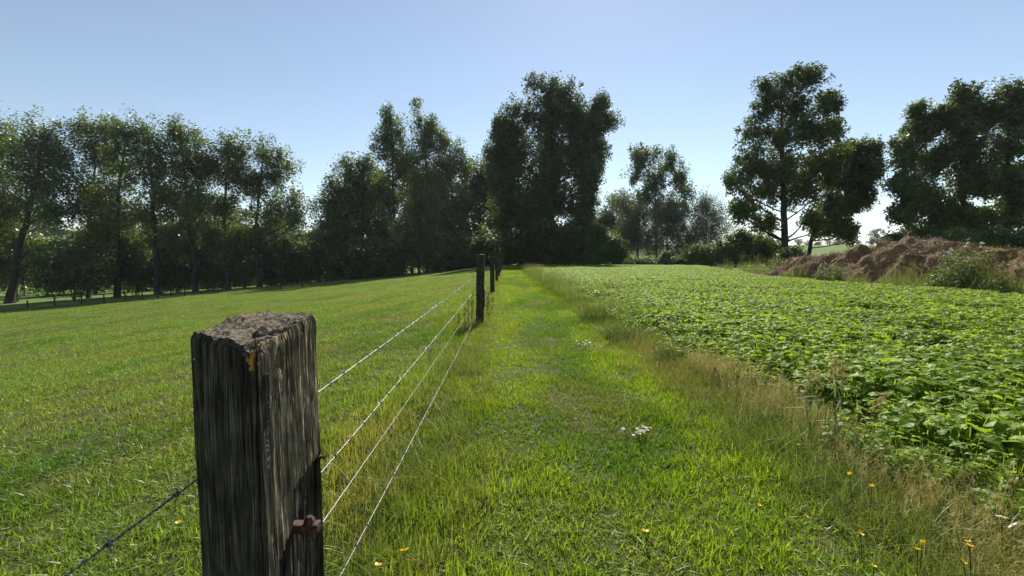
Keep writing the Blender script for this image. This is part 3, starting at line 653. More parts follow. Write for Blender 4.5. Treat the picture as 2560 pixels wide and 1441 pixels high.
# the tallest tree and its two companions
tree('poplar_tree', 'tallest tree in view, dense and dark beyond the end of the footpath', 75, [(1382, 690), (1380, 560), (1378, 400), (1376, 220)],
     [(1345, 215, 24, 34), (1385, 212, 26, 32), (1425, 225, 24, 34), (1370, 265, 60, 52), (1320, 300, 52, 56), (1430, 300, 48, 58), (1370, 360, 75, 70), (1300, 390, 56, 62), (1445, 400, 50, 62), (1370, 460, 90, 70), (1330, 530, 80, 60), (1430, 520, 66, 60), (1380, 590, 90, 50), (1455, 335, 36, 46), (1290, 330, 40, 50), (1250, 360, 26, 50), (1462, 450, 40, 60), (1452, 560, 46, 50), (1378, 310, 60, 90), (1376, 430, 70, 110), (1440, 290, 30, 60), (1448, 360, 34, 60), (1300, 470, 55, 70), (1258, 400, 42, 60), (1265, 330, 40, 46), (1292, 275, 36, 40), (1412, 262, 40, 46), (1462, 380, 34, 60), (1466, 300, 26, 40)], 43000, 0.75, 0.33, 'ash', seed=41, cl=0.85, shell=0.6)
tree('poplar_tree', 'tree with a crown flung sideways over the round green bush, beside the tallest tree', 73, [(1470, 690), (1465, 560), (1475, 420), (1500, 290)],
     [(1500, 270, 28, 26), (1522, 305, 28, 30), (1480, 320, 30, 40), (1495, 375, 34, 40), (1475, 440, 36, 46), (1470, 510, 34, 44), (1462, 570, 36, 40)], 11000, 0.4, 0.33, 'ash', seed=42, cl=0.8)
tree('poplar_tree', 'leafy tree between the skyline saddle and the tallest tree', 76, [(1275, 692), (1278, 560), (1285, 420), (1278, 320)],
     [(1262, 320, 34, 40), (1280, 380, 44, 50), (1262, 450, 42, 60), (1275, 530, 55, 60)], 11000, 0.45, 0.34, 'ash', seed=43, cl=0.9)

tree('round_bush', 'round bright green bush at the far edge of the crop', 62, [(1522, 672), (1522, 630), (1520, 590)], [(1520, 622, 46, 40), (1500, 600, 32, 30), (1548, 640, 22, 24), (1490, 580, 16, 16), (1485, 640, 28, 28)], 8500, 0.15, 0.27, 'bush', seed=60, cl=0.6, cat='bush', limbs=False, stems=6, per=30)

# open tree, willows and the thicket right of the gap
tree('poplar_tree', 'slim open tree with branching fork visible against pale sky', 84, [(1642, 672), (1640, 560), (1638, 480), (1650, 390)], [(1600, 402, 26, 26), (1640, 395, 24, 26), (1680, 400, 26, 30), (1590, 440, 28, 30), (1640, 450, 40, 36), (1690, 450, 26, 36), (1610, 500, 46, 30), (1700, 510, 36, 40), (1660, 540, 60, 40)], 9500, 0.32, 0.34, seed=61, cl=0.85)
tree('poplar_tree', 'small tree in the gap behind the round green bush', 98, [(1540, 665), (1540, 580), (1542, 500)], [(1545, 500, 32, 30), (1530, 545, 40, 40), (1575, 540, 35, 40), (1550, 600, 50, 40)], 5500, 0.3, 0.38, 'poplar', seed=62, cl=1.0)
GW = 'grey-green willows behind the crop'
for i, (px, d, lob, lab) in enumerate([
        (1595, 72, [(1590, 545, 48, 48), (1565, 600, 40, 50), (1615, 600, 48, 50)], 'grey-green willow next to the round bush'),
        (1668, 74, [(1672, 540, 46, 62), (1650, 600, 40, 50), (1700, 605, 44, 48)], 'grey-green willow below the slim open tree'),
        (1765, 76, [(1768, 510, 36, 36), (1745, 555, 44, 50), (1790, 560, 44, 50), (1765, 610, 60, 45)], 'grey-green willow between slim open tree and the big lone tree')]):
    tree('willow_tree', lab, d, [(px, 668), (px, 600), (px + 3, 500)], lob, 11500, 0.22, 0.30, 'willow', seed=65 + i, cl=0.9, group=GW, per=34, aspect=0.28, up=0.2)
tree('elder_bush', 'wide dark bush at the foot of the big lone tree', 55, [(1840, 668), (1840, 640), (1840, 600)], [(1880, 622, 58, 40), (1825, 632, 58, 34), (1770, 642, 45, 26), (1735, 640, 30, 26), (1850, 600, 40, 28), (1920, 630, 40, 34)], 11000, 0.12, 0.26, 'bush', seed=70, cl=0.6, cat='bush', limbs=False, stems=7, per=30)
for i, (px, py, rx, ry, d, lab) in enumerate([(1590, 657, 32, 8, 58, 'low clipped-looking green bush beside the round green bush'), (1625, 658, 30, 8, 58, 'low green bush, middle one of the low line behind the crop'), (1700, 656, 30, 11, 57, 'low green bush touching the wide dark bush')]):
    tree('low_bush', lab, d, [(px, py + 12), (px, py), (px, py - 4)], [(px, py, rx, ry), (px - rx * 0.4, py, rx * 0.6, ry)], 2200, 0.05, 0.22, 'bush', seed=75 + i, cl=0.35, cat='bush', limbs=False, stems=4, group='low bushes behind the crop', per=22)
tree('young_tree', 'small pale pointed sapling in the low bush line behind the crop', 56, [(1664, 668), (1664, 650), (1664, 632)], [(1664, 642, 11, 12), (1664, 655, 18, 12)], 1400, 0.05, 0.22, 'willow', seed=79, cl=0.35, limbs=False, stems=3, per=20, cat='tree')

# the big lone tree and the one leaning beside it
tree('poplar_tree', 'big lone tree with one straight trunk and open crown behind the heap', 46, [(1961, 660), (1960, 560), (1958, 450), (1952, 330), (1962, 200)],
     [(1915, 215, 26, 28), (1965, 200, 34, 26), (2030, 195, 40, 28), (1920, 262, 38, 36), (1990, 265, 52, 44), (2065, 255, 36, 36), (1885, 330, 40, 38), (1950, 340, 52, 46), (2030, 335, 50, 44), (2080, 330, 34, 34), (1870, 400, 48, 40), (1950, 420, 60, 46), (2050, 410, 60, 44), (2100, 400, 26, 36),
      (1845, 455, 38, 34), (1910, 480, 56, 36), (2010, 480, 56, 44), (1860, 530, 44, 32), (1905, 560, 34, 30), (2030, 550, 34, 34)], 24000, 0.46, 0.235, 'ash', seed=81, cl=0.52, per=32)
tree('poplar_tree', 'leaning tree with drooping crown beside the big lone tree', 48, [(2017, 640), (2030, 590), (2060, 530), (2090, 450), (2110, 390)],
     [(2100, 390, 40, 34), (2150, 380, 40, 34), (2185, 375, 24, 26), (2090, 450, 50, 40), (2150, 445, 50, 42), (2195, 420, 18, 30), (2070, 520, 44, 40), (2120, 510, 40, 40), (2090, 565, 50, 28), (2125, 585, 22, 24), (2165, 495, 30, 24)], 15000, 0.28, 0.235, 'ash', seed=82, cl=0.52, per=32)
GR = 'poplars behind the heap'
tree('poplar_tree', 'tree with pale curved trunk behind the heap, edging the sky gap', 43, [(2345, 640), (2338, 590), (2352, 530), (2320, 400), (2300, 280)], [(2298, 280, 24, 30), (2310, 330, 36, 40), (2270, 390, 36, 44), (2330, 410, 36, 44), (2260, 460, 36, 40), (2310, 500, 46, 44), (2260, 540, 36, 30), (2310, 580, 50, 24)], 13000, 0.26, 0.235, 'poplar', 'palebark', seed=83, cl=0.52, group=GR, per=32)
tree('poplar_tree', 'dense round-topped tree second behind the heap from the sky gap', 42, [(2412, 640), (2410, 500), (2405, 380), (2405, 250)], [(2405, 245, 42, 34), (2380, 300, 46, 44), (2435, 290, 40, 44), (2400, 370, 58, 50), (2420, 450, 56, 50), (2390, 530, 56, 44), (2440, 560, 50, 40)], 15000, 0.32, 0.235, 'ash', seed=84, cl=0.52, group=GR, per=32)
tree('poplar_tree', 'dark tree cut by the edge of the view behind the heap', 41, [(2525, 640), (2520, 500), (2522, 380), (2525, 250)], [(2525, 240, 42, 36), (2490, 300, 34, 44), (2560, 300, 46, 50), (2520, 370, 60, 50), (2560, 450, 60, 50), (2500, 460, 46, 50), (2530, 540, 66, 44)], 14000, 0.34, 0.235, 'ash', seed=85, cl=0.52, group=GR, per=32)
for i, (px, py, rx, ry, d, lab) in enumerate([(2255, 602, 42, 16, 40, 'light green bush showing over the heap below the sky gap'), (2385, 605, 50, 26, 36, 'bush behind the highest hump of the heap'), (2490, 600, 56, 30, 36, 'dark bush behind the dip of the heap'), (2590, 600, 50, 36, 35, 'dark bush behind the heap at the edge of the view'), (1975, 640, 30, 20, 44, 'dark bush wrapped round the foot of the lone trunk')]):
    tree('shrub', lab, d, [(px, 668), (px, py), (px, py - ry * 0.5)], [(px, py, rx, ry), (px - rx * 0.4, py + 20, rx * 0.6, ry), (px + rx * 0.4, py + 20, rx * 0.6, ry)], 3600, 0.07, 0.21, 'bush', seed=90 + i, cl=0.5, cat='bush', limbs=False, stems=5, group='bushes behind the heap', per=26)

# distant trees on the hillsides: one shape each, copied
def far_tree(seed, h, w):
    rng = np.random.default_rng(seed); cen = []
    for k in range(34):
        d = rng.normal(size=3); d /= np.linalg.norm(d); cen.append(np.array([0, 0, h * 0.56]) + d * rng.random() ** 0.4 * np.array([w, w, h * 0.42]))
    V, F, tint = leaf_cloud(rng, np.array(cen), np.full(34, w * 0.28), 42, w * 0.17)
    V[:, 2] = np.maximum(V[:, 2], 0.1)
    mb = MB(); mb.tube(np.array([[0, 0, -0.4], [0, 0, h * 0.35], [0.3, 0, h * 0.8]]), np.array([0.35, 0.28, 0.06]), 6)
    for k in range(6): mb.tube(np.array([[0, 0, h * (0.25 + 0.06 * k)], cen[k * 5] * 0.6 + np.array([0, 0, h * 0.2]), cen[k * 5]]), np.array([0.14, 0.09, 0.03]), 4, False)
    return new_mesh('distant_crown', V, F, M['fargreen'], False, None, {'tint': tint}), mb.mesh('distant_trunk', M['bark'], True)
FT = [far_tree(200, 12, 5.5), far_tree(201, 9, 5.0), far_tree(202, 15, 5.0)]
rng = np.random.default_rng(77); spots = []
for k in range(26):
    y = 150 + 110 * rng.random(); px = -60 + 860 * (k + 0.6 * rng.random()) / 26; spots.append((px, y, 1.0 + 0.5 * rng.random(), 0))
for px, y, s_ in ((2190, 330, 1.0), (2205, 345, 0.8), (2178, 340, 0.7)): spots.append((px, y, s_, 1))
for k in range(7): spots.append((1995 + 24 * k, 360 + 12 * rng.random(), 0.45 + 0.2 * rng.random(), 2))
FL = [('far tree on the hillside behind the poplar row', 'far trees behind the poplar row'), ('hazy far tree in the sky gap above the heap', 'far trees in the sky gap'), ('tiny far tree on the skyline below the big lone crown', 'tiny skyline trees')]
for i, (px, y, s_, g) in enumerate(spots):
    p = at(px, 646, y); cm, tm = FT[i % 3]
    r = empty('distant_tree', (p[0], y, float(T(p[0], y))), FL[g][0], 'tree', FL[g][1]); r.scale = (s_ * (1 + 0.3 * (i % 2)), s_ * (1 + 0.3 * (i % 2)), s_); r.rotation_euler = (0, 0, i * 1.7)
    link('crown', cm, r); link('trunk', tm, r)
p = at(2165, 600, 330); up_ = empty('utility_pole', (p[0], 330, float(T(p[0], 330)) - 0.2), 'thin far pole standing on the field skyline in the sky gap', 'pole')
mb = MB(); mb.tube(np.array([[0, 0, 0], [0, 0, 9.5]]), np.array([0.16, 0.12]), 8); mb.build('shaft', M['postwood'], up_)
mb = MB(); mb.box((-0.9, -0.08, 8.6), (0.9, 0.08, 8.8)); mb.build('cross_arm', M['postwood'], up_)

# ------------------------------------------------------------------ manure heap
HEAP_Z = lambda y: np.interp(y, [-2, 3, 6, 10, 13, 14.6, 16, 17.6, 19, 20.5, 22, 24.0, 25.4, 26.8], [0.4, 0.8, 1.1, 1.3, 1.25, 1.0, 1.2, 1.55, 1.75, 1.5, 1.3, 1.15, 0.7, 0.0])
hx = np.linspace(-1, 1, 90); hy = np.linspace(-2, 26.8, 400)
HY, HX = np.meshgrid(hy, hx, indexing='xy')
wid = 3.3 + 0.5 * np.sin(HY * 0.8); cx = 19.4 - 0.15 * (HY - 18) * 0.35
prof = np.clip(1 - np.abs(HX) ** 2.0, 0, 1) ** 0.72
x0 = cx + HX * wid; z0 = HEAP_Z(HY) * prof
env = np.clip(prof * 1.6, 0, 1) * np.clip(HEAP_Z(HY), 0, 1)
lump = 0.75 * (1 - np.abs(2 * fbm(x0 * 0.55, HY * 0.55, 0, 301, 2) - 1) * 2.2) + 0.45 * (1 - np.abs(2 * vnoise(x0 * 1.4, HY * 1.4, 0, 303) - 1) * 2) + 0.18 * (vnoise(x0 * 4, HY * 4, 0, 305) - 0.5) + 0.10 * (vnoise(x0 * 9, HY * 9, 0, 306) - 0.5)
z0 = z0 + env * lump * 0.42 - 0.16
x1 = x0 + env * 0.5 * (fbm(x0 * 0.9, HY * 0.9, z0, 307, 2) - 0.5) - env * 0.16 * lump; y1 = HY + env * 0.6 * (fbm(x0 * 0.9, HY * 0.9, z0 + 9, 309, 2) - 0.5)
rgh = np.random.default_rng(31)
for _ in range(480):
    bx_, by_, br = 16.0 + 4.5 * rgh.random(), 2 + 25.5 * rgh.random(), 0.12 + 0.42 * rgh.random() ** 1.6
    dd_ = np.hypot((x1 - bx_) * (0.8 + 0.5 * rgh.random()), (y1 - by_) * (0.7 + 0.6 * rgh.random())) / br; dd_ = dd_ + 0.35 * (vnoise(x1 * 3.1, y1 * 3.1, 0, 311) - 0.5)
    bm = np.clip(1 - dd_ ** 5, 0, 1); z0 = z0 + env * bm * br * (0.30 if rgh.random() < 0.6 else -0.55); x1 = x1 - env * bm * br * 0.22
ZH = T(x1, y1) + np.maximum(z0, -0.15)
me = new_mesh('manure_heap', np.stack([x1, y1, ZH], -1).reshape(-1, 3), grid_faces(*x1.shape), M['manure'], True)
heap = tag(link('manure_heap', me), 'long brown heap of straw manure along the edge of the crop', 'heap')
def straws(rng, n):
    V, F, B = [], [], []
    for i in range(n):
        c = rng.normal(size=3) * np.array([0.16, 0.16, 0.012]); d = rng.normal(size=3) * np.array([1, 1, 0.16]); d /= np.linalg.norm(d); L = 0.08 + 0.16 * rng.random(); w = np.cross(d, rng.normal(size=3)); w *= 0.006 / np.linalg.norm(w)
        m = c + d * L * 0.5 + np.array([0, 0, 0.03 * rng.random()]); e = c + d * L; k = len(V); V += [c - w, c + w, m + w, m - w, e + w, e - w]; F += [(k, k + 1, k + 2, k + 3), (k + 3, k + 2, k + 4, k + 5)]; B += [rng.random()] * 6
    return np.array(V), np.array(F), 0, np.array(B)
def straw_mat():
    t = NT('manure_straw'); f = t.attr('tint'); t.principled(t.ramp(f, [(0.0, (0.08, 0.048, 0.025)), (0.6, (0.27, 0.185, 0.098)), (1.0, (0.60, 0.48, 0.29))]), 0.75); return t.m
rng = np.random.default_rng(8)
i = rng.integers(0, x1.shape[0], 9000); j = rng.integers(0, x1.shape[1], 9000); k = (x1[i, j] < 20.6) & (ZH[i, j] > -0.05); i, j = i[k], j[k]; N = len(i)
nz = np.stack([np.gradient(ZH, axis=0)[i, j] / (np.gradient(x1, axis=0)[i, j] + 1e-3), np.gradient(ZH, axis=1)[i, j] / (np.gradient(y1, axis=1)[i, j] + 1e-3)], -1)
scatter('straw', [straws(rng, 20) for _ in range(5)], [straw_mat()], np.stack([x1[i, j], y1[i, j], ZH[i, j] + 0.01], -1),
        np.stack([np.arctan(np.clip(nz[:, 1], -2, 2)), -np.arctan(np.clip(nz[:, 0], -2, 2)), rng.random(N) * 0.0], -1), np.full((N, 3), 1.0) * (0.55 + 0.45 * rng.random(N))[:, None], {}, None, None, heap)

# ------------------------------------------------------------------ weeds before the heap, tussocks
def tuft(name, label, cat, x, y, n, R, h0, h1, w, mat, seed, lean=0.8, group=None, part='blades'):
    r = empty(name, (x, y, float(T(x, y))), label, cat, group); r['kind'] = 'thing'; rg = np.random.default_rng(seed)
    V, F, _, B = blades(rg, n, R, h0, h1, w, lean, 3, 0.7); link(part, new_mesh(part, V, F, M[mat], False, None, {'tint': B}), r)
    if name == 'tall_grass':
        m_ = 26; a_ = rg.random(m_) * 6.28; q_ = R * np.sqrt(rg.random(m_)); cen = np.stack([q_ * np.cos(a_), q_ * np.sin(a_), h1 * (0.8 + 0.35 * rg.random(m_))], -1); cen = np.vstack([cen + np.array([0.02, 0, -0.03]) * k for k in range(4)])
        V, F, B = leaf_cloud(rg, cen, np.full(len(cen), w * 2.6), 6, w * 1.7, 0, 0.4); tag(link('seed_head', new_mesh('seed_head', V, F, M['drystem'], False, None, {'tint': B}), r), kind='stuff')
        st = MB()
        for k in range(m_): st.tube(np.array([cen[k] * np.array([0.6, 0.6, 0.0]), cen[k]]), w * 0.12, 3, False)
        tag(st.build('stem', M['drystem'], r), kind='stuff')
    return r
M['tussock'] = foliage('tussock_blade', (0.034, 0.064, 0.014), (0.085, 0.125, 0.030), 0.4, 0.05, 0.45)
M['tallgrass'] = foliage('tall_grass_blade', (0.13, 0.18, 0.06), (0.27, 0.32, 0.13), 0.42, 0.05, 0.5)
GT = 'dark tussocks at the edge of the footpath'
for i, (x, y, R, h, lab) in enumerate([(1.62, 7.5, 0.24, 0.36, 'dark dense grass tussock on the path edge, the blackest one'), (1.66, 5.75, 0.22, 0.30, 'dark tussock nearer than the blackest one on the path edge'), (1.9, 17.0, 0.34, 0.5, 'small dark tussock far along the path edge'), (1.85, 4.6, 0.16, 0.24, 'small brownish-green tussock, nearest on the path edge')]):
    tuft('grass_tussock', lab, 'tussock', x, y, 420, R * 1.1, 0.08, h * 1.1, 0.008, 'tussock', 400 + i, 1.4, GT)
rng = np.random.default_rng(19)
GV = 'tall grass clumps along the verge of the crop'
for i in range(22):
    y = 7.2 + i * 1.45 + rng.random(); x = 2.0 + 0.25 * rng.normal()
    tuft('tall_grass', 'tall grey-green grass clump on the verge between footpath and crop', 'grass clump', x, y, 150, 0.26, 0.25, 0.62 + 0.15 * rng.random(), 0.007, 'tallgrass', 420 + i, 0.45, GV)
GH = 'tall grass clumps before the heap'
for i, (px, py, y, h, R, lab) in enumerate([(1820, 668, 40, 1.0, 0.5, 'pale tall grass clump in front of the wide dark bush'), (1868, 672, 36, 1.3, 0.7, 'tall grass clump before the foot of the lone tree, farther one'), (1900, 676, 33, 1.3, 0.7, 'tall grass clump before the foot of the lone tree, nearer one'), (1925, 682, 28, 1.0, 0.6, 'grass clump at the far tip of the heap'),
        (2270, 705, 14.9, 1.0, 0.55, 'big bright grass clump in front of the heap'), (2235, 700, 16.5, 0.7, 0.45, 'smaller grass clump beside the big bright one at the heap'), (2325, 708, 14.0, 0.8, 0.5, 'yellowish grass clump between the big bright clump and the leafy shrub'), (2480, 715, 12.8, 0.9, 0.5, 'dark grass clump past the leafy shrub at the heap'), (2540, 720, 12.2, 0.9, 0.5, 'grass clump at the heap cut by the edge of the view'), (2150, 705, 17.6, 0.6, 0.4, 'low grass clump before the hollow of the heap'), (1990, 697, 23.0, 0.9, 0.5, 'grass clump on the far low side of the heap')]):
    p = at(px, 646, y); tuft('tall_grass', lab, 'grass clump', p[0], y, 260, R, 0.3 * h, h, 0.014, 'tallgrass', 450 + i, 0.5, GH)
GN = 'leafy weeds before the heap'
for i, (px, y, w, h, n, lab) in enumerate([(1945, 27, 28, 52, 1500, 'bushy light weed at the far tip of the heap'), (2065, 19.6, 34, 42, 1800, 'leafy nettle patch before the low end of the heap'), (2095, 18.8, 22, 50, 1200, 'taller weed beside the leafy nettle patch'), (2420, 13.6, 58, 130, 3600, 'big leafy shrub standing before the dip of the heap'), (2365, 13.3, 40, 60, 1500, 'low weed at the foot of the big leafy shrub'), (2520, 12.4, 50, 60, 1600, 'broad weed before the heap at the edge of the view')]):
    p0 = at(px, 646, y); z0_ = float(T(p0[0], y)); py = 646 - (z0_ - CAM_H) / y * FPX
    rg = np.random.default_rng(470 + i); k_ = y / FPX; W, H_ = w * k_, h * k_; r = empty('weed', (p0[0], y, z0_), lab, 'weed', GN); st = MB(); cen = []
    for q in range(max(10, n // 70)):
        a_ = rg.random() * 6.28; rr_ = W * math.sqrt(rg.random()) * 0.75; hh = H_ * (0.25 + 0.95 * rg.random() ** 1.4) * (1.0 - 0.35 * (rr_ / W) ** 2); f_ = np.array([rr_ * math.cos(a_), rr_ * 0.7 * math.sin(a_), 0]); e_ = f_ * 1.25 + np.array([0.12 * rg.normal() * hh, 0.12 * rg.normal() * hh, hh])
        st.tube(np.array([f_ * 0.7 - (0, 0, 0.03), (f_ + e_) * 0.5, e_]), np.array([0.009, 0.006, 0.002]), 4, False)
        for t_ in np.arange(0.22, 1.02, 0.06 / max(hh, 0.3)): cen.append(f_ * (1 - t_) + e_ * t_)
    cen = np.array(cen); V, F, B = leaf_cloud(rg, cen, np.full(len(cen), 0.13), 5, 0.095, 0.7, 0.5); V[:, 2] = np.maximum(V[:, 2], 0.01)
    st.build('stem', M['tussock'], r); link('foliage', new_mesh('foliage', V, F, M['weed'], False, None, {'tint': B}), r)

# ------------------------------------------------------------------ the near fence post
def atx(px, py, x):
    d = ray(px, py); return np.array([0, 0, CAM_H]) + d * (x / d[0])
XL, XR = -0.52, -0.365
cor = np.array([(XL, 0.690), (XR, 0.622), (-0.395, 0.888), (-0.530, 0.90)])
def cut(px, py, i, j):
    """where the line of sight meets the face of the post between corners i and j"""
    d = ray(px, py); a, b = cor[i], cor[j]; tl = b - a; t_ = (a[0] * tl[1] - a[1] * tl[0]) / (d[0] * tl[1] - d[1] * tl[0]); return np.array([0, 0, CAM_H]) + d * t_
def perimeter(cor, step, rnd):
    segs = [cor[i] + (cor[(i + 1) % 4] - cor[i]) * np.linspace(0, 1, max(4, int(np.linalg.norm(cor[(i + 1) % 4] - cor[i]) / step)), endpoint=False)[:, None] for i in range(4)]
    p = np.vstack(segs); k = np.hanning(max(3, int(rnd / step) | 1) + 2); k /= k.sum(); h = len(k) // 2
    return np.stack([np.convolve(np.concatenate([p[-h:, j], p[:, j], p[:h, j]]), k, 'valid') for j in range(2)], -1), np.concatenate([np.full(len(s), i) for i, s in enumerate(segs)])
per_, face = perimeter(cor, 0.0004, 0.016)
CR = [(640, 1000, False, 0.018, 0.0022, 0.0, 1.1, 0.005, 521), (606, 1000, False, 0.020, 0.0018, 0.68, 1.1, 0.005, 523), (517, 900, False, 0.016, 0.0014, 0.96, 1.1, 0.003, 525), (515, 1200, False, 0.014, 0.0013, 0.55, 0.90, 0.006, 527), (575, 1250, False, 0.014, 0.0013, 0.5, 0.88, 0.006, 528),
      (552, 850, False, 0.016, 0.0009, 0.93, 1.1, 0.003, 543), (740, 900, True, 0.013, 0.0015, 0.55, 1.1, 0.006, 529), (765, 900, True, 0.013, 0.0018, 0.6, 1.1, 0.007, 531), (695, 900, True, 0.010, 0.0014, 0.80, 1.1, 0.008, 533), (782, 1000, True, 0.012, 0.0018, 0.4, 1.1, 0.006, 535), (720, 1050, True, 0.010, 0.0012, 0.6, 0.95, 0.006, 539), (680, 1150, True, 0.008, 0.0012, 0.4, 0.98, 0.006, 547)]
keep = np.arange(len(per_)) % 4 == 0
for c_ in CR:
    p = cut(c_[0], c_[1], 1, 2)[:2] if c_[2] else cut(c_[0], c_[1], 0, 1)[:2]; keep |= np.hypot(per_[:, 0] - p[0], per_[:, 1] - p[1]) < 0.0055
per_, face = per_[keep], face[keep]; NP = len(per_)
tg = np.roll(per_, -1, 0) - np.roll(per_, 1, 0); tg /= np.linalg.norm(tg, axis=1, keepdims=True); nm = np.stack([tg[:, 1], -tg[:, 0]], -1)
arc = np.concatenate([[0], np.cumsum(np.linalg.norm(np.diff(per_, axis=0), axis=1))])
def ztop(x, y):
    fx_, fy_ = (x - XL) / (XR - XL), (y - 0.62) / 0.25
    z = 1.024 + 0.012 * fy_ - 0.004 * fx_
    z = z + 0.013 * (fbm(x * 60, y * 30, 0, 501, 3) - 0.5) + 0.007 * (fbm(x * 200, y * 110, 0, 503, 3) - 0.5)
    z = z - 0.026 * np.exp(-(((x + 0.425) / 0.030) ** 2 + ((y - 0.735) / 0.045) ** 2)) * (0.6 + 0.8 * vnoise(x * 90, y * 90, 0, 505))     # rotted hollow
    z = z - 0.020 * np.exp(-(((x + 0.393) / 0.016) ** 2 + ((y - 0.642) / 0.018) ** 2))                                       # chunk gone by the corner
    z = z + 0.014 * np.exp(-(((x + 0.50) / 0.02) ** 2 + ((y - 0.80) / 0.03) ** 2)) + 0.010 * np.exp(-(((x + 0.455) / 0.012) ** 2 + ((y - 0.845) / 0.02) ** 2))
    return z
ZT = ztop(per_[:, 0], per_[:, 1])
rows = np.concatenate([np.linspace(-0.15, 0.56, 26)[:-1], np.linspace(0.56, 1.0, 190)])
tz = rows / 1.0
S, Zr = np.meshgrid(arc, rows, indexing='ij'); FC = np.repeat(face[:, None], len(rows), 1)
Z = np.where(Zr > 0.5, 0.5 + (Zr - 0.5) / 0.5 * (ZT[:, None] - 0.5), Zr)
PXY = np.repeat(per_[:, None, :], len(rows), 1)
kn = cut(703, 905, 1, 2); iknot = np.argmin(np.hypot(per_[:, 0] - kn[0], per_[:, 1] - kn[1])); sk, zk = arc[iknot], kn[2]
ds, dz = S - sk, Z - zk
Sw = S + 0.010 * np.tanh(ds / 0.006) * np.exp(-(dz / 0.045) ** 2 - (ds / 0.03) ** 2) * -1 + 0.006 * (vnoise(S * 14, Z * 5, 0, 511) - 0.5)
g1 = fbm(Sw * 210, Z * 5, 0, 513, 3); g2 = fbm(Sw * 70, Z * 2.6, 0, 515, 3); g3 = vnoise(Sw * 24, Z * 1.5, 0, 517)
amp = np.array([0.55, 1.25, 1.0, 0.6]); am = amp[FC]; kk = np.hanning(41); kk /= kk.sum()
am = np.apply_along_axis(lambda c_: np.convolve(np.concatenate([c_[-20:], c_, c_[:20]]), kk, 'valid'), 0, am)
disp = -am * (0.0040 * np.abs(2 * g1 - 1) * 1.6 + 0.0055 * np.abs(2 * g2 - 1) ** 0.8) + 0.0025 * (g3 - 0.5)
def crack(px, py, face_x, depth, width, z0, z1, wob, seed):
    """a drying crack running down the timber, starting at a pixel on the near or right face"""
    global disp
    p = cut(px, py, 1, 2)[:2] if face_x else cut(px, py, 0, 1)[:2]
    i_ = np.argmin(np.hypot(per_[:, 0] - p[0], per_[:, 1] - p[1])); s_ = arc[i_] + wob * (vnoise(Z * 9, 0, 0, seed) - 0.5) + wob * 0.4 * (vnoise(Z * 40, 0, 0, seed + 1) - 0.5)
    fade = sstep(z0 - 0.04, z0 + 0.02, Z) * sstep(z1 + 0.04, z1 - 0.02, Z)
    wd = width * (0.5 + 0.9 * vnoise(Z * 16, 0, 0, seed + 2)) * fade + 1e-5; disp = disp - depth * fade * sstep(wd + 0.0006, wd, np.abs(S - s_)) + 0.0012 * np.exp(-((np.abs(S - s_) - wd) / 0.003) ** 2) * fade
for c_ in CR: crack(*c_)
disp = disp - 0.020 * np.exp(-(ds / 0.0085) ** 2 - (dz / 0.015) ** 2)                                                # knot hole
disp = disp + 0.003 * np.exp(-((ds + 0.014) / 0.006) ** 2 - ((dz + 0.02) / 0.02) ** 2) + 0.002 * np.exp(-((ds + 0.016) / 0.005) ** 2 - ((dz + 0.085) / 0.014) ** 2)
NB = np.array([cut(px, py, 1, 2)[1:] for px, py in [(800, 1140), (768, 1180), (740, 1205), (736, 1235), (735, 1300), (728, 1335), (712, 1375), (704, 1405), (700, 1441)]])[::-1]
yb = np.interp(Z, np.append(NB[:, 1], NB[-1, 1] + 0.004), np.append(NB[:, 0], 1.0)) + 0.006 * (vnoise(Z * 60, 0, 0, 537) - 0.5)
disp = disp - 0.016 * np.where(FC == 1, sstep(yb - 0.002, yb + 0.004, PXY[..., 1]), 0)              # where a long splinter broke away
disp = disp + 0.004 * (fbm(S * 4, Z * 3, 0, 541, 2) - 0.5)
POS = np.concatenate([PXY + nm[:, None, :] * disp[..., None], Z[..., None]], -1)
topround = sstep(0.018, 0.0, ZT[:, None] - Z); ctr = per_.mean(0)
POS[..., :2] += (ctr - POS[..., :2]) * (0.055 * topround ** 2)[..., None]
nr = len(rows); verts = POS.reshape(-1, 3)
i_ = np.arange(NP)[:, None]; j_ = np.arange(nr - 1)[None, :]; i2 = (i_ + 1) % NP
fq = np.stack([i_ * nr + j_, i2 * nr + j_, i2 * nr + j_ + 1, i_ * nr + j_ + 1], -1).reshape(-1, 4)
rim = POS[:, -1, :]; rings = np.linspace(1, 0.02, 60)[1:]
TV = []
for r_ in rings:
    xy = ctr + (rim[:, :2] - ctr) * r_; z_ = ztop(xy[:, 0], xy[:, 1]); z_ = z_ * (1 - r_ ** 12) + rim[:, 2] * r_ ** 12 - 0.003 * np.abs(2 * vnoise(xy[:, 0] * 330, xy[:, 1] * 60, 0, 545) - 1); TV.append(np.column_stack([xy, z_]))
nb = len(verts); verts = np.vstack([verts] + TV + [np.array([[ctr[0], ctr[1], float(ztop(ctr[0], ctr[1]))]])])
f2 = [np.stack([i_[:, 0] * nr + nr - 1, i2[:, 0] * nr + nr - 1, nb + i2[:, 0], nb + i_[:, 0]], -1)]
for q in range(len(rings) - 1): f2.append(np.stack([nb + q * NP + i_[:, 0], nb + q * NP + i2[:, 0], nb + (q + 1) * NP + i2[:, 0], nb + (q + 1) * NP + i_[:, 0]], -1))
last = nb + (len(rings) - 1) * NP; ft = np.stack([last + i_[:, 0], last + i2[:, 0], np.full(NP, len(verts) - 1)], -1)
lit = np.zeros(len(verts)); lit[:nb] = (FC == 1).astype(float).ravel() * sstep(yb + 0.004, yb - 0.002, PXY[..., 1]).ravel(); lich = np.zeros(len(verts)); eg = np.zeros(len(verts)); eg[nb:] = 0.7  # painted sunlight covers the right face, leaving out the splintered recess
px_ = lambda P_: None
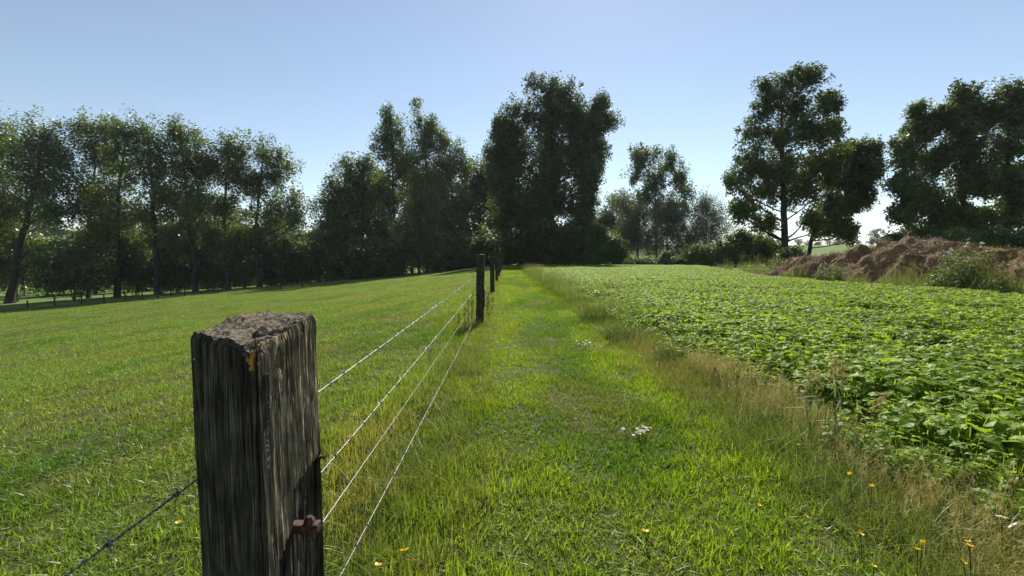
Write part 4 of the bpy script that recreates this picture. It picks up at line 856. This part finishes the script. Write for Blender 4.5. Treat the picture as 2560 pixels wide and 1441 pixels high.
def blob(px, py, y, r, a=0.66):
    r *= 1.35; c = at(px, py, y); d = np.linalg.norm((verts - c) / np.array([r, r, r * 1.15]), axis=1); np.maximum(lich, a * np.exp(-d ** 2), out=lich)
for b_ in [(622, 880, 0.632, 0.013), (620, 905, 0.632, 0.012), (622, 922, 0.632, 0.010), (645, 912, 0.626, 0.006), (625, 838, 0.645, 0.012), (650, 852, 0.64, 0.008), (612, 795, 0.80, 0.013), (675, 777, 0.84, 0.010), (735, 793, 0.74, 0.014), (530, 818, 0.72, 0.007), (700, 800, 0.70, 0.006), (590, 800, 0.8, 0.008)]: blob(*b_)
NEAR = empty('fence_post', (float(ctr[0]), float(ctr[1]), 0.0), 'big weathered near fence post with cracked grain and orange lichen', 'fence post', 'posts of the wire fence')
off = np.array([ctr[0], ctr[1], 0.0])
link('timber', new_mesh('timber', verts - off, [np.vstack([fq] + f2), ft], M['oldwood'], True, None, {'lichen': lich, 'endgrain': eg, 'sunlit_face': lit}), NEAR)
# rusty hinge pin driven into the face beside the path
HP = cut(757, 1318, 1, 2) - off
mb = MB(); mb.box(HP + (-0.03, -0.010, -0.009), HP + (0.031, 0.010, 0.009))
hp = mb.build('hinge_bracket', M['rust'], NEAR); bv = hp.modifiers.new('bevel', 'BEVEL'); bv.width = 0.003; bv.segments = 2
mb = MB(); mb.tube(np.array([HP + (0.013, 0, -0.024), HP + (0.013, 0, 0.012)]), np.array([0.008, 0.008]), 12); mb.build('hinge_pin', M['rust'], hp, False)
mb = MB(); mb.tube(np.array([HP + (0.013, 0, 0.009), HP + (0.013, 0, 0.015), HP + (0.013, 0, 0.021)]), np.array([0.0105, 0.010, 0.005]), 6); mb.build('nut', M['rust'], hp)
mb = MB(); nl = cut(796, 1150, 1, 2) - off; mb.tube(np.array([nl + (-0.03, 0.012, 0), nl + (0.008, 0.012, 0)]), 0.003, 6); mb.tube(np.array([nl + (0.007, 0.012, 0), nl + (0.010, 0.012, 0)]), 0.0055, 8); mb.build('nail', M['rust'], NEAR)
pc = cut(490, 897, 0, 1) - off
mb = MB(); mb.tube(np.array([pc + (0, -0.004, 0), pc + (0, 0.02, 0)]), 0.0022, 8); mb.build('nail', M['wire'], NEAR)

# the other posts of the fence
def post(x, y, w, dpt, h, seed, label, lean=(0, 0)):
    r = empty('fence_post', (x, y, float(T(x, y))), label, 'fence post', 'posts of the wire fence'); rg = np.random.default_rng(seed)
    c = np.array([(-w / 2, -dpt / 2), (w / 2, -dpt / 2 + 0.01 * rg.normal()), (w / 2, dpt / 2), (-w / 2, dpt / 2)]); p, fc = perimeter(c, 0.006, 0.022); n = len(p)
    t_ = np.roll(p, -1, 0) - np.roll(p, 1, 0); t_ /= np.linalg.norm(t_, axis=1, keepdims=True); nn = np.stack([t_[:, 1], -t_[:, 0]], -1)
    zz = np.linspace(-0.2, h, 46); a_ = np.arange(n) * 0.006; A, ZZ = np.meshgrid(a_, zz, indexing='ij')
    dd = -0.010 * np.abs(2 * fbm(A * 60, ZZ * 2.5, 0, seed, 3) - 1) + 0.022 * (fbm(A * 3, ZZ * 2.2, 0, seed + 3, 2) - 0.5) - 0.012 * np.exp(-((A - (0.3 + 0.4 * rg.random()) * w - 0.01 * vnoise(ZZ * 6, 0, 0, seed)) / 0.004) ** 2)
    zt = 0.02 * (fbm(A * 20, 0, 0, seed + 5, 3) - 0.5); P_ = np.concatenate([p[:, None, :] + nn[:, None, :] * dd[..., None], (ZZ + np.where(ZZ > h - 0.03, zt, 0))[..., None]], -1)
    P_[..., 0] += lean[0] * np.clip(ZZ, 0, None) ; P_[..., 1] += lean[1] * np.clip(ZZ, 0, None)
    m = len(zz); ii = np.arange(n)[:, None]; jj = np.arange(m - 1)[None, :]; ik = (ii + 1) % n
    F_ = np.stack([ii * m + jj, ik * m + jj, ik * m + jj + 1, ii * m + jj + 1], -1).reshape(-1, 4); cp_ = np.append(P_[:, -1, :2].mean(0), h - 0.004)
    V_ = np.vstack([P_.reshape(-1, 3), cp_]); Ft_ = np.stack([ii[:, 0] * m + m - 1, ik[:, 0] * m + m - 1, np.full(n, len(V_) - 1)], -1)
    link('timber', new_mesh('timber', V_, [F_, Ft_], M['postwood'], True), r); return r
PY_ = [7.24, 14.04, 20.6, 26.3, 31.9, 38.0]
pl_ = ['dark fence post standing second, with an iron ring screwed in its side', 'third fence post along the footpath, narrower with pale worn top', 'fourth fence post along the footpath', 'fifth fence post along the footpath', 'sixth fence post, small in front of the dark bushes', 'farthest fence post at the end of the footpath']
PO = []
for i, (y, h, l_) in enumerate(zip(PY_, (1.215, 1.215, 1.23, 1.12, 1.02, 1.0), pl_)): PO.append(post(-0.44 + 0.012 * i, y, 0.14 + 0.008 * (i % 2), 0.14, h, 600 + i * 7, l_, (0.012 if i == 0 else -0.006 * i, 0.01)))
mb = MB(); th = np.linspace(0, 2 * math.pi, 15); mb.tube(np.stack([-0.118 + 0.016 * np.cos(th), 0 * th - 0.03, 0.52 + 0.016 * np.sin(th)], -1), 0.0045, 6, False); mb.tube(np.array([[-0.104, -0.03, 0.52], [-0.05, -0.03, 0.52]]), 0.0055, 6); mb.build('ring_screw', M['rust'], PO[0])
mb = MB(); mb.box((0.062, -0.05, 0.30), (0.088, 0.05, 0.62)); ob = mb.build('splinter', M['postwood'], PO[0]); bv = ob.modifiers.new('b', 'BEVEL'); bv.width = 0.01

# the wires
yn = np.array([-3.0, 0.75] + PY_)
def wire_line(zs, x, sag=0.012):
    Y = [np.array([yn[0]])]; 
    ys = np.concatenate([np.linspace(yn[i], yn[i + 1], 14)[:-1] for i in range(len(yn) - 1)] + [[yn[-1]]])
    z = np.interp(ys, yn, zs); k = np.searchsorted(yn, ys, side='right') - 1; k = np.clip(k, 0, len(yn) - 2); t_ = (ys - yn[k]) / (yn[k + 1] - yn[k]); return ys, z - sag * 4 * t_ * (1 - t_)
def barb_mesh():
    mb = MB()
    for q, (a0, sg) in enumerate(((0.2, 1), (1.7, -1))):
        th = np.linspace(0, 2 * math.pi * 1.3, 9) + a0; o_ = 0.0028 * (q - 0.5) * 2
        coil = np.stack([0.0042 * np.cos(th), o_ + 0.0035 * sg * th / 8, 0.0042 * np.sin(th)], -1)
        mb.tube(np.vstack([coil[0] + (coil[0] - coil[1]) * 2.0 * np.array([1, 0.3, 1]), coil, coil[-1] + (coil[-1] - coil[-2]) * 2.0 * np.array([1, 0.3, 1])]), 0.00115, 5)
    return mb.mesh('barb', M['wire'], False)
BARB = barb_mesh()
WZ = [(0.775, 0.842, 'top barbed wire of the fence running to the second post', True), (0.540, 0.61, 'second barbed wire down in the fence', True), (0.397, 0.395, 'plain smooth wire, third down in the fence', False), (0.150, 0.115, 'lowest barbed wire close above the grass', True)]
for wi, (za, zb, lab, barbed) in enumerate(WZ):
    zs = np.array([za - 0.006, za, zb, zb + 0.01, zb + 0.01, zb - 0.05, zb - 0.08, zb - 0.1]); ys, z = wire_line(zs, -0.522)
    r = empty('barbed_wire' if barbed else 'fence_wire', (-0.522, 0.75, 0), lab, 'wire', 'wires of the fence'); base = np.array([-0.522, 0.75, 0])
    xw = np.interp(ys, [-3, 0.75, 7.24, 38], [-0.525, -0.525, -0.520, -0.47])
    mb = MB()
    if barbed:
        yy = np.arange(-3.0, 7.25, 0.0055); ph = yy / 0.034 * 2 * math.pi
        for o_ in (0, math.pi): mb.tube(np.stack([np.interp(yy, ys, xw) + 0.0012 * np.cos(ph + o_), yy, np.interp(yy, ys, z) + 0.0012 * np.sin(ph + o_)], -1) - base, 0.00112, 4, False)
        k = ys >= 7.2; mb.tube(np.stack([xw[k], ys[k], z[k]], -1) - base, 0.0024, 5)
    else: mb.tube(np.stack([xw, ys, z], -1) - base, 0.0015, 6)
    mb.build('strand', M['wire'], r, True)
    if barbed:
        rg = np.random.default_rng(700 + wi); n_ = 0
        for y in np.arange(0.30 + 0.02 * wi, 13.5, 0.118):
            y = y + 0.01 * rg.normal(); o = link('barb', BARB, r, (float(np.interp(y, ys, xw)) - base[0], y - base[1], float(np.interp(y, ys, z)) - base[2])); o.rotation_euler = (0, rg.random() * 6.28, 0)

# old fence along the far side of the pasture
fx_ = [-20, 63, 133, 200, 256, 310, 353, 391, 426, 460, 700, 755, 1010, 1033, 1048, 1076, 1105]
line = []
for i, px in enumerate(fx_):
    D0 = 58 if px < 900 else 60.5
    p = at(px, 700, D0); D1 = float(PAST_END(p[0])); p = at(px, 700, D1); zb = float(T(p[0], D1)); line.append((p[0], D1, zb))
    r = empty('fence_post', (p[0], D1, zb), 'short far post of the old fence below the poplar row' if px < 900 else 'short far post at the pasture edge below the middle clump', 'fence post', 'posts of the far pasture fence' if px < 900 else 'far posts below the middle clump')
    mb = MB(); l_ = 0.06 * math.sin(i * 2.1); mb.tube(np.array([[0, 0, -0.2], [l_ * 0.5, 0, 0.5], [l_, 0, 1.08 + 0.06 * math.sin(i * 5)]]), np.array([0.085, 0.08, 0.075]), 8); mb.build('timber', M['postwood'], r)
for nm_, lab, a_, b_ in (('fence_wire', 'thin wire strung on the far posts below the poplar row', 0, 10),):
    r = empty(nm_, line[a_], lab, 'wire')
    for h in (0.5, 0.95):
        mb = MB(); q = np.array(line[a_:b_]) + np.array([0, -0.09, h]) - np.array(line[a_]); mb.tube(q, 0.006, 4); mb.build('strand', M['wire'], r)

# ------------------------------------------------------------------ small plants: flowers, stalks, dock
def ell(mb, c, r, k=8):
    th = np.linspace(0, 2 * math.pi, k, endpoint=False); v = [c + np.array([0, 0, r[2]])] + [c + np.array([r[0] * math.cos(a_), r[1] * math.sin(a_), 0]) for a_ in th] + [c - np.array([0, 0, r[2]])]
    mb.add(v, None, [(0, 1 + i, 1 + (i + 1) % k) for i in range(k)] + [(k + 1, 1 + (i + 1) % k, 1 + i) for i in range(k)])
def petal_ring(n, r0, r1, w, cup, seed=0):
    mb = MB()
    for i in range(n):
        a_ = i * 2 * math.pi / n; c, s = math.cos(a_), math.sin(a_); d_ = np.array([c, s, 0]); t_ = np.array([-s, c, 0]); u_ = np.array([0, 0, 1.0])
        P_ = [d_ * r0, d_ * (r0 + (r1 - r0) * 0.55) + t_ * w + u_ * cup * 0.45, d_ * r1 + t_ * w * 0.45 + u_ * cup, d_ * r1 - t_ * w * 0.45 + u_ * cup, d_ * (r0 + (r1 - r0) * 0.55) - t_ * w + u_ * cup * 0.45]
        mb.add(P_, [(0, 1, 2, 3)], [(0, 3, 4)])
    return mb
BP = petal_ring(5, 0.001, 0.0125, 0.0065, 0.006).mesh('petals', M['yellow']); mbc = MB(); ell(mbc, np.zeros(3), (0.0035, 0.0035, 0.003)); BC = mbc.mesh('centre', M['yellow'])
def buttercup(px, py, h, label, group, seed, sc_=1.0):
    d_ = ray(px, py); gx, gy = None, None
    t_ = (0.0 + h - CAM_H) / d_[2]; p = np.array([0, 0, CAM_H]) + d_ * t_; zg = float(T(p[0], p[1])); t_ = (zg + h - CAM_H) / d_[2]; p = np.array([0, 0, CAM_H]) + d_ * t_
    zg = float(T(p[0], p[1])); r = empty('buttercup', (p[0], p[1], zg), label, 'flower', group); rg = np.random.default_rng(seed)
    lx, ly = 0.03 * rg.normal(2) if False else rg.normal(size=2) * 0.02
    mb = MB(); mb.tube(np.array([[lx, ly, -0.01], [lx * 0.4, ly * 0.4, h * 0.5], [0, 0, h]]), 0.0012, 5); mb.build('stem', M['tussock'], r)
    f = link('petals', BP, r, (0, 0, h)); f.rotation_euler = (0.5 * rg.normal(), 0.5 * rg.normal(), rg.random() * 6); f.scale = (sc_,) * 3; c = link('centre', BC, f, (0, 0, 0.003))
GB = 'buttercups in the dry verge'
for i, (px, py, h) in enumerate([(2152, 1335, .17), (2306, 1357, .2), (2294, 1374, .18), (2185, 1417, .14), (2125, 1185, .24), (2180, 1215, .22), (2420, 1355, .22), (2408, 1405, .2), (2015, 1290, .1), (1897, 1262, .07), (1995, 1112, .2), (2425, 1366, .25)]):
    buttercup(px, py, h * 0.75, 'yellow buttercup in the dry verge grass', GB, 800 + i, 0.75)
buttercup(1613, 1330, 0.06, 'lone yellow buttercup in the middle of the mown path', None, 820, 1.2); buttercup(1012, 1378, 0.10, 'yellow buttercup near the lowest wire, the larger of two', None, 821, 1.35); buttercup(945, 1415, 0.09, 'yellow buttercup near the lowest wire, the one closer to the post', None, 822, 1.2); buttercup(447, 1306, 0.05, 'tiny yellow buttercup in the pasture beside the big post', None, 823, 1.0)
WP = petal_ring(11, 0.0015, 0.0085, 0.0022, 0.001).mesh('petals', M['white']); mbc = MB(); ell(mbc, np.array([0, 0, 0.001]), (0.003, 0.003, 0.0022)); WC = mbc.mesh('disc', M['yellow'])
def daisies(px, py, n, sx, sy, label, seed, k=1.0, h=0.07):
    d_ = ray(px, py); p = np.array([0, 0, CAM_H]) + d_ * ((h - CAM_H) / d_[2]); zg = float(T(p[0], p[1])); r = empty('daisy_plant', (p[0], p[1], zg), label, 'flower'); rg = np.random.default_rng(seed); mb = MB()
    for i in range(n):
        x, y, hh = sx * rg.normal(), sy * rg.normal(), h * (0.85 + 0.4 * rg.random()); mb.tube(np.array([[x * 0.5, y * 0.5, -0.01], [x * 0.8, y * 0.8, hh * 0.6], [x, y, hh]]), 0.0009, 4)
        f = link('flower', WP, r, (x, y, hh)); f.rotation_euler = (0.35 * rg.normal(), 0.35 * rg.normal(), rg.random() * 6); f.scale = (k * (0.9 + 0.5 * rg.random()),) * 3; link('disc', WC, f)
    mb.build('stems', M['tussock'], r)
daisies(1592, 1078, 18, 0.052, 0.035, 'patch of small white daisies in the mown path, the nearer one', 830, 1.1); daisies(1467, 858, 14, 0.085, 0.09, 'patch of small white daisies farther up the mown path', 831, 1.5)
daisies(2532, 1322, 2, 0.02, 0.02, 'white daisy in the verge at the edge of the view', 832, 1.5, 0.16)
# seed stalks of tall grass at the crop edge
GS = 'tall seed stalks at the crop edge'
def stalk(x, y, h, lean, label, seed, mat='tallgrass', head=0.3, group=GS, name='grass_stalk', r0=0.0024, spk=60, hw=0.03):
    r = empty(name, (x, y, float(T(x, y))), label, 'grass stalk' if name == 'grass_stalk' else 'weed', group); rg = np.random.default_rng(seed); t_ = np.linspace(0, 1, 8)
    c = np.stack([lean[0] * t_ ** 1.6 * h, lean[1] * t_ ** 1.6 * h, h * t_], -1); mb = MB(); mb.tube(c, r0 * (1 - 0.6 * t_), 5); mb.build('stem', M[mat] if name == 'grass_stalk' else M['dockbrown'], r)
    n = spk; tt_ = 1 - head + head * rg.random(n); cc = np.stack([np.interp(tt_, t_, c[:, j]) for j in range(3)], -1); prof_ = np.sin(np.clip((tt_ - 1 + head) / head, 0, 1) * math.pi) ** 0.6 + 0.15; cc[:, :2] += rg.normal(size=(n, 2)) * hw * 0.5 * prof_[:, None]
    V, F, B = leaf_cloud(rg, cc, np.full(n, 0.006), 3, 0.016, 0.0, 0.4); link('seed_head', new_mesh('seed_head', V, F, M['drystem'] if name == 'grass_stalk' else M['dockbrown'], False, None, {'tint': B}), r)
    lv = MB()
    for q in range(3):
        zz = h * (0.12 + 0.2 * q); a_ = rg.random() * 6.28; L_ = 0.16 + 0.08 * rg.random(); p0 = np.array([np.interp(zz / h, t_, c[:, 0]), np.interp(zz / h, t_, c[:, 1]), zz]); d_ = np.array([math.cos(a_), math.sin(a_), 0]); w_ = np.array([-math.sin(a_), math.cos(a_), 0]) * 0.004
        P_ = [p0, p0 + d_ * L_ * 0.35 + np.array([0, 0, L_ * 0.55]), p0 + d_ * L_ + np.array([0, 0, L_ * 0.45])]; lv.add([P_[0] - w_, P_[0] + w_, P_[1] + w_, P_[1] - w_, P_[2]], [(0, 1, 2, 3)], [(3, 2, 4)])
    lv.build('leaf', M['tallgrass'] if name == 'grass_stalk' else M['dockbrown'], r)
for i, (px, py, top, ln_, lab) in enumerate([(2025, 1075, 915, -0.02, 'upright seed stalk at the crop edge, outermost on the path side'), (2042, 1060, 930, 0.02, 'shorter seed stalk second from the path side'), (2058, 1075, 900, 0.12, 'seed stalk bending over the crop, third from the path side'), (2085, 1090, 885, 0.0, 'tallest seed stalk at the crop edge'), (2098, 1085, 905, 0.03, 'seed stalk standing close behind the tallest one'), (2140, 1150, 985, 0.35, 'seed stalk leaning far over the crop leaves')]):
    d_ = ray(px, py + 25); p = np.array([0, 0, CAM_H]) + d_ * (-CAM_H / d_[2]); q = at(px, top, p[1]); stalk(p[0], p[1], float(q[2]), (ln_, 0.05), lab, 840 + i)
GK = 'brown dock stalks round the second post'
for i, (x, y, h) in enumerate([(-0.62, 7.0, 0.45), (-0.66, 6.75, 0.36), (-0.74, 6.6, 0.28), (-0.58, 7.3, 0.5), (-0.30, 7.8, 0.5), (-0.34, 8.2, 0.4), (-0.27, 8.8, 0.45)]):
    stalk(x, y, h, (0.05 * math.sin(i), 0.05), 'dark brown dock stalk at the foot of the second fence post', 860 + i, head=0.55, group=GK, name='dock_stalk', r0=0.004, spk=90, hw=0.035)

# ------------------------------------------------------------------ summer haze: the air over the whole valley
mb = MB(); mb.box((-1700, -700, -45), (1700, 1700, 90))
t = NT('summer_haze'); pv = t.node('ShaderNodeVolumePrincipled'); pv.inputs['Color'].default_value = (0.80, 0.88, 1.0, 1); pv.inputs['Density'].default_value = 0.00012; pv.inputs['Anisotropy'].default_value = 0.3; t.ln(pv.outputs[0], t.out.inputs['Volume'])
hz_ = mb.build('haze', t.m); hz_['kind'] = 'stuff'
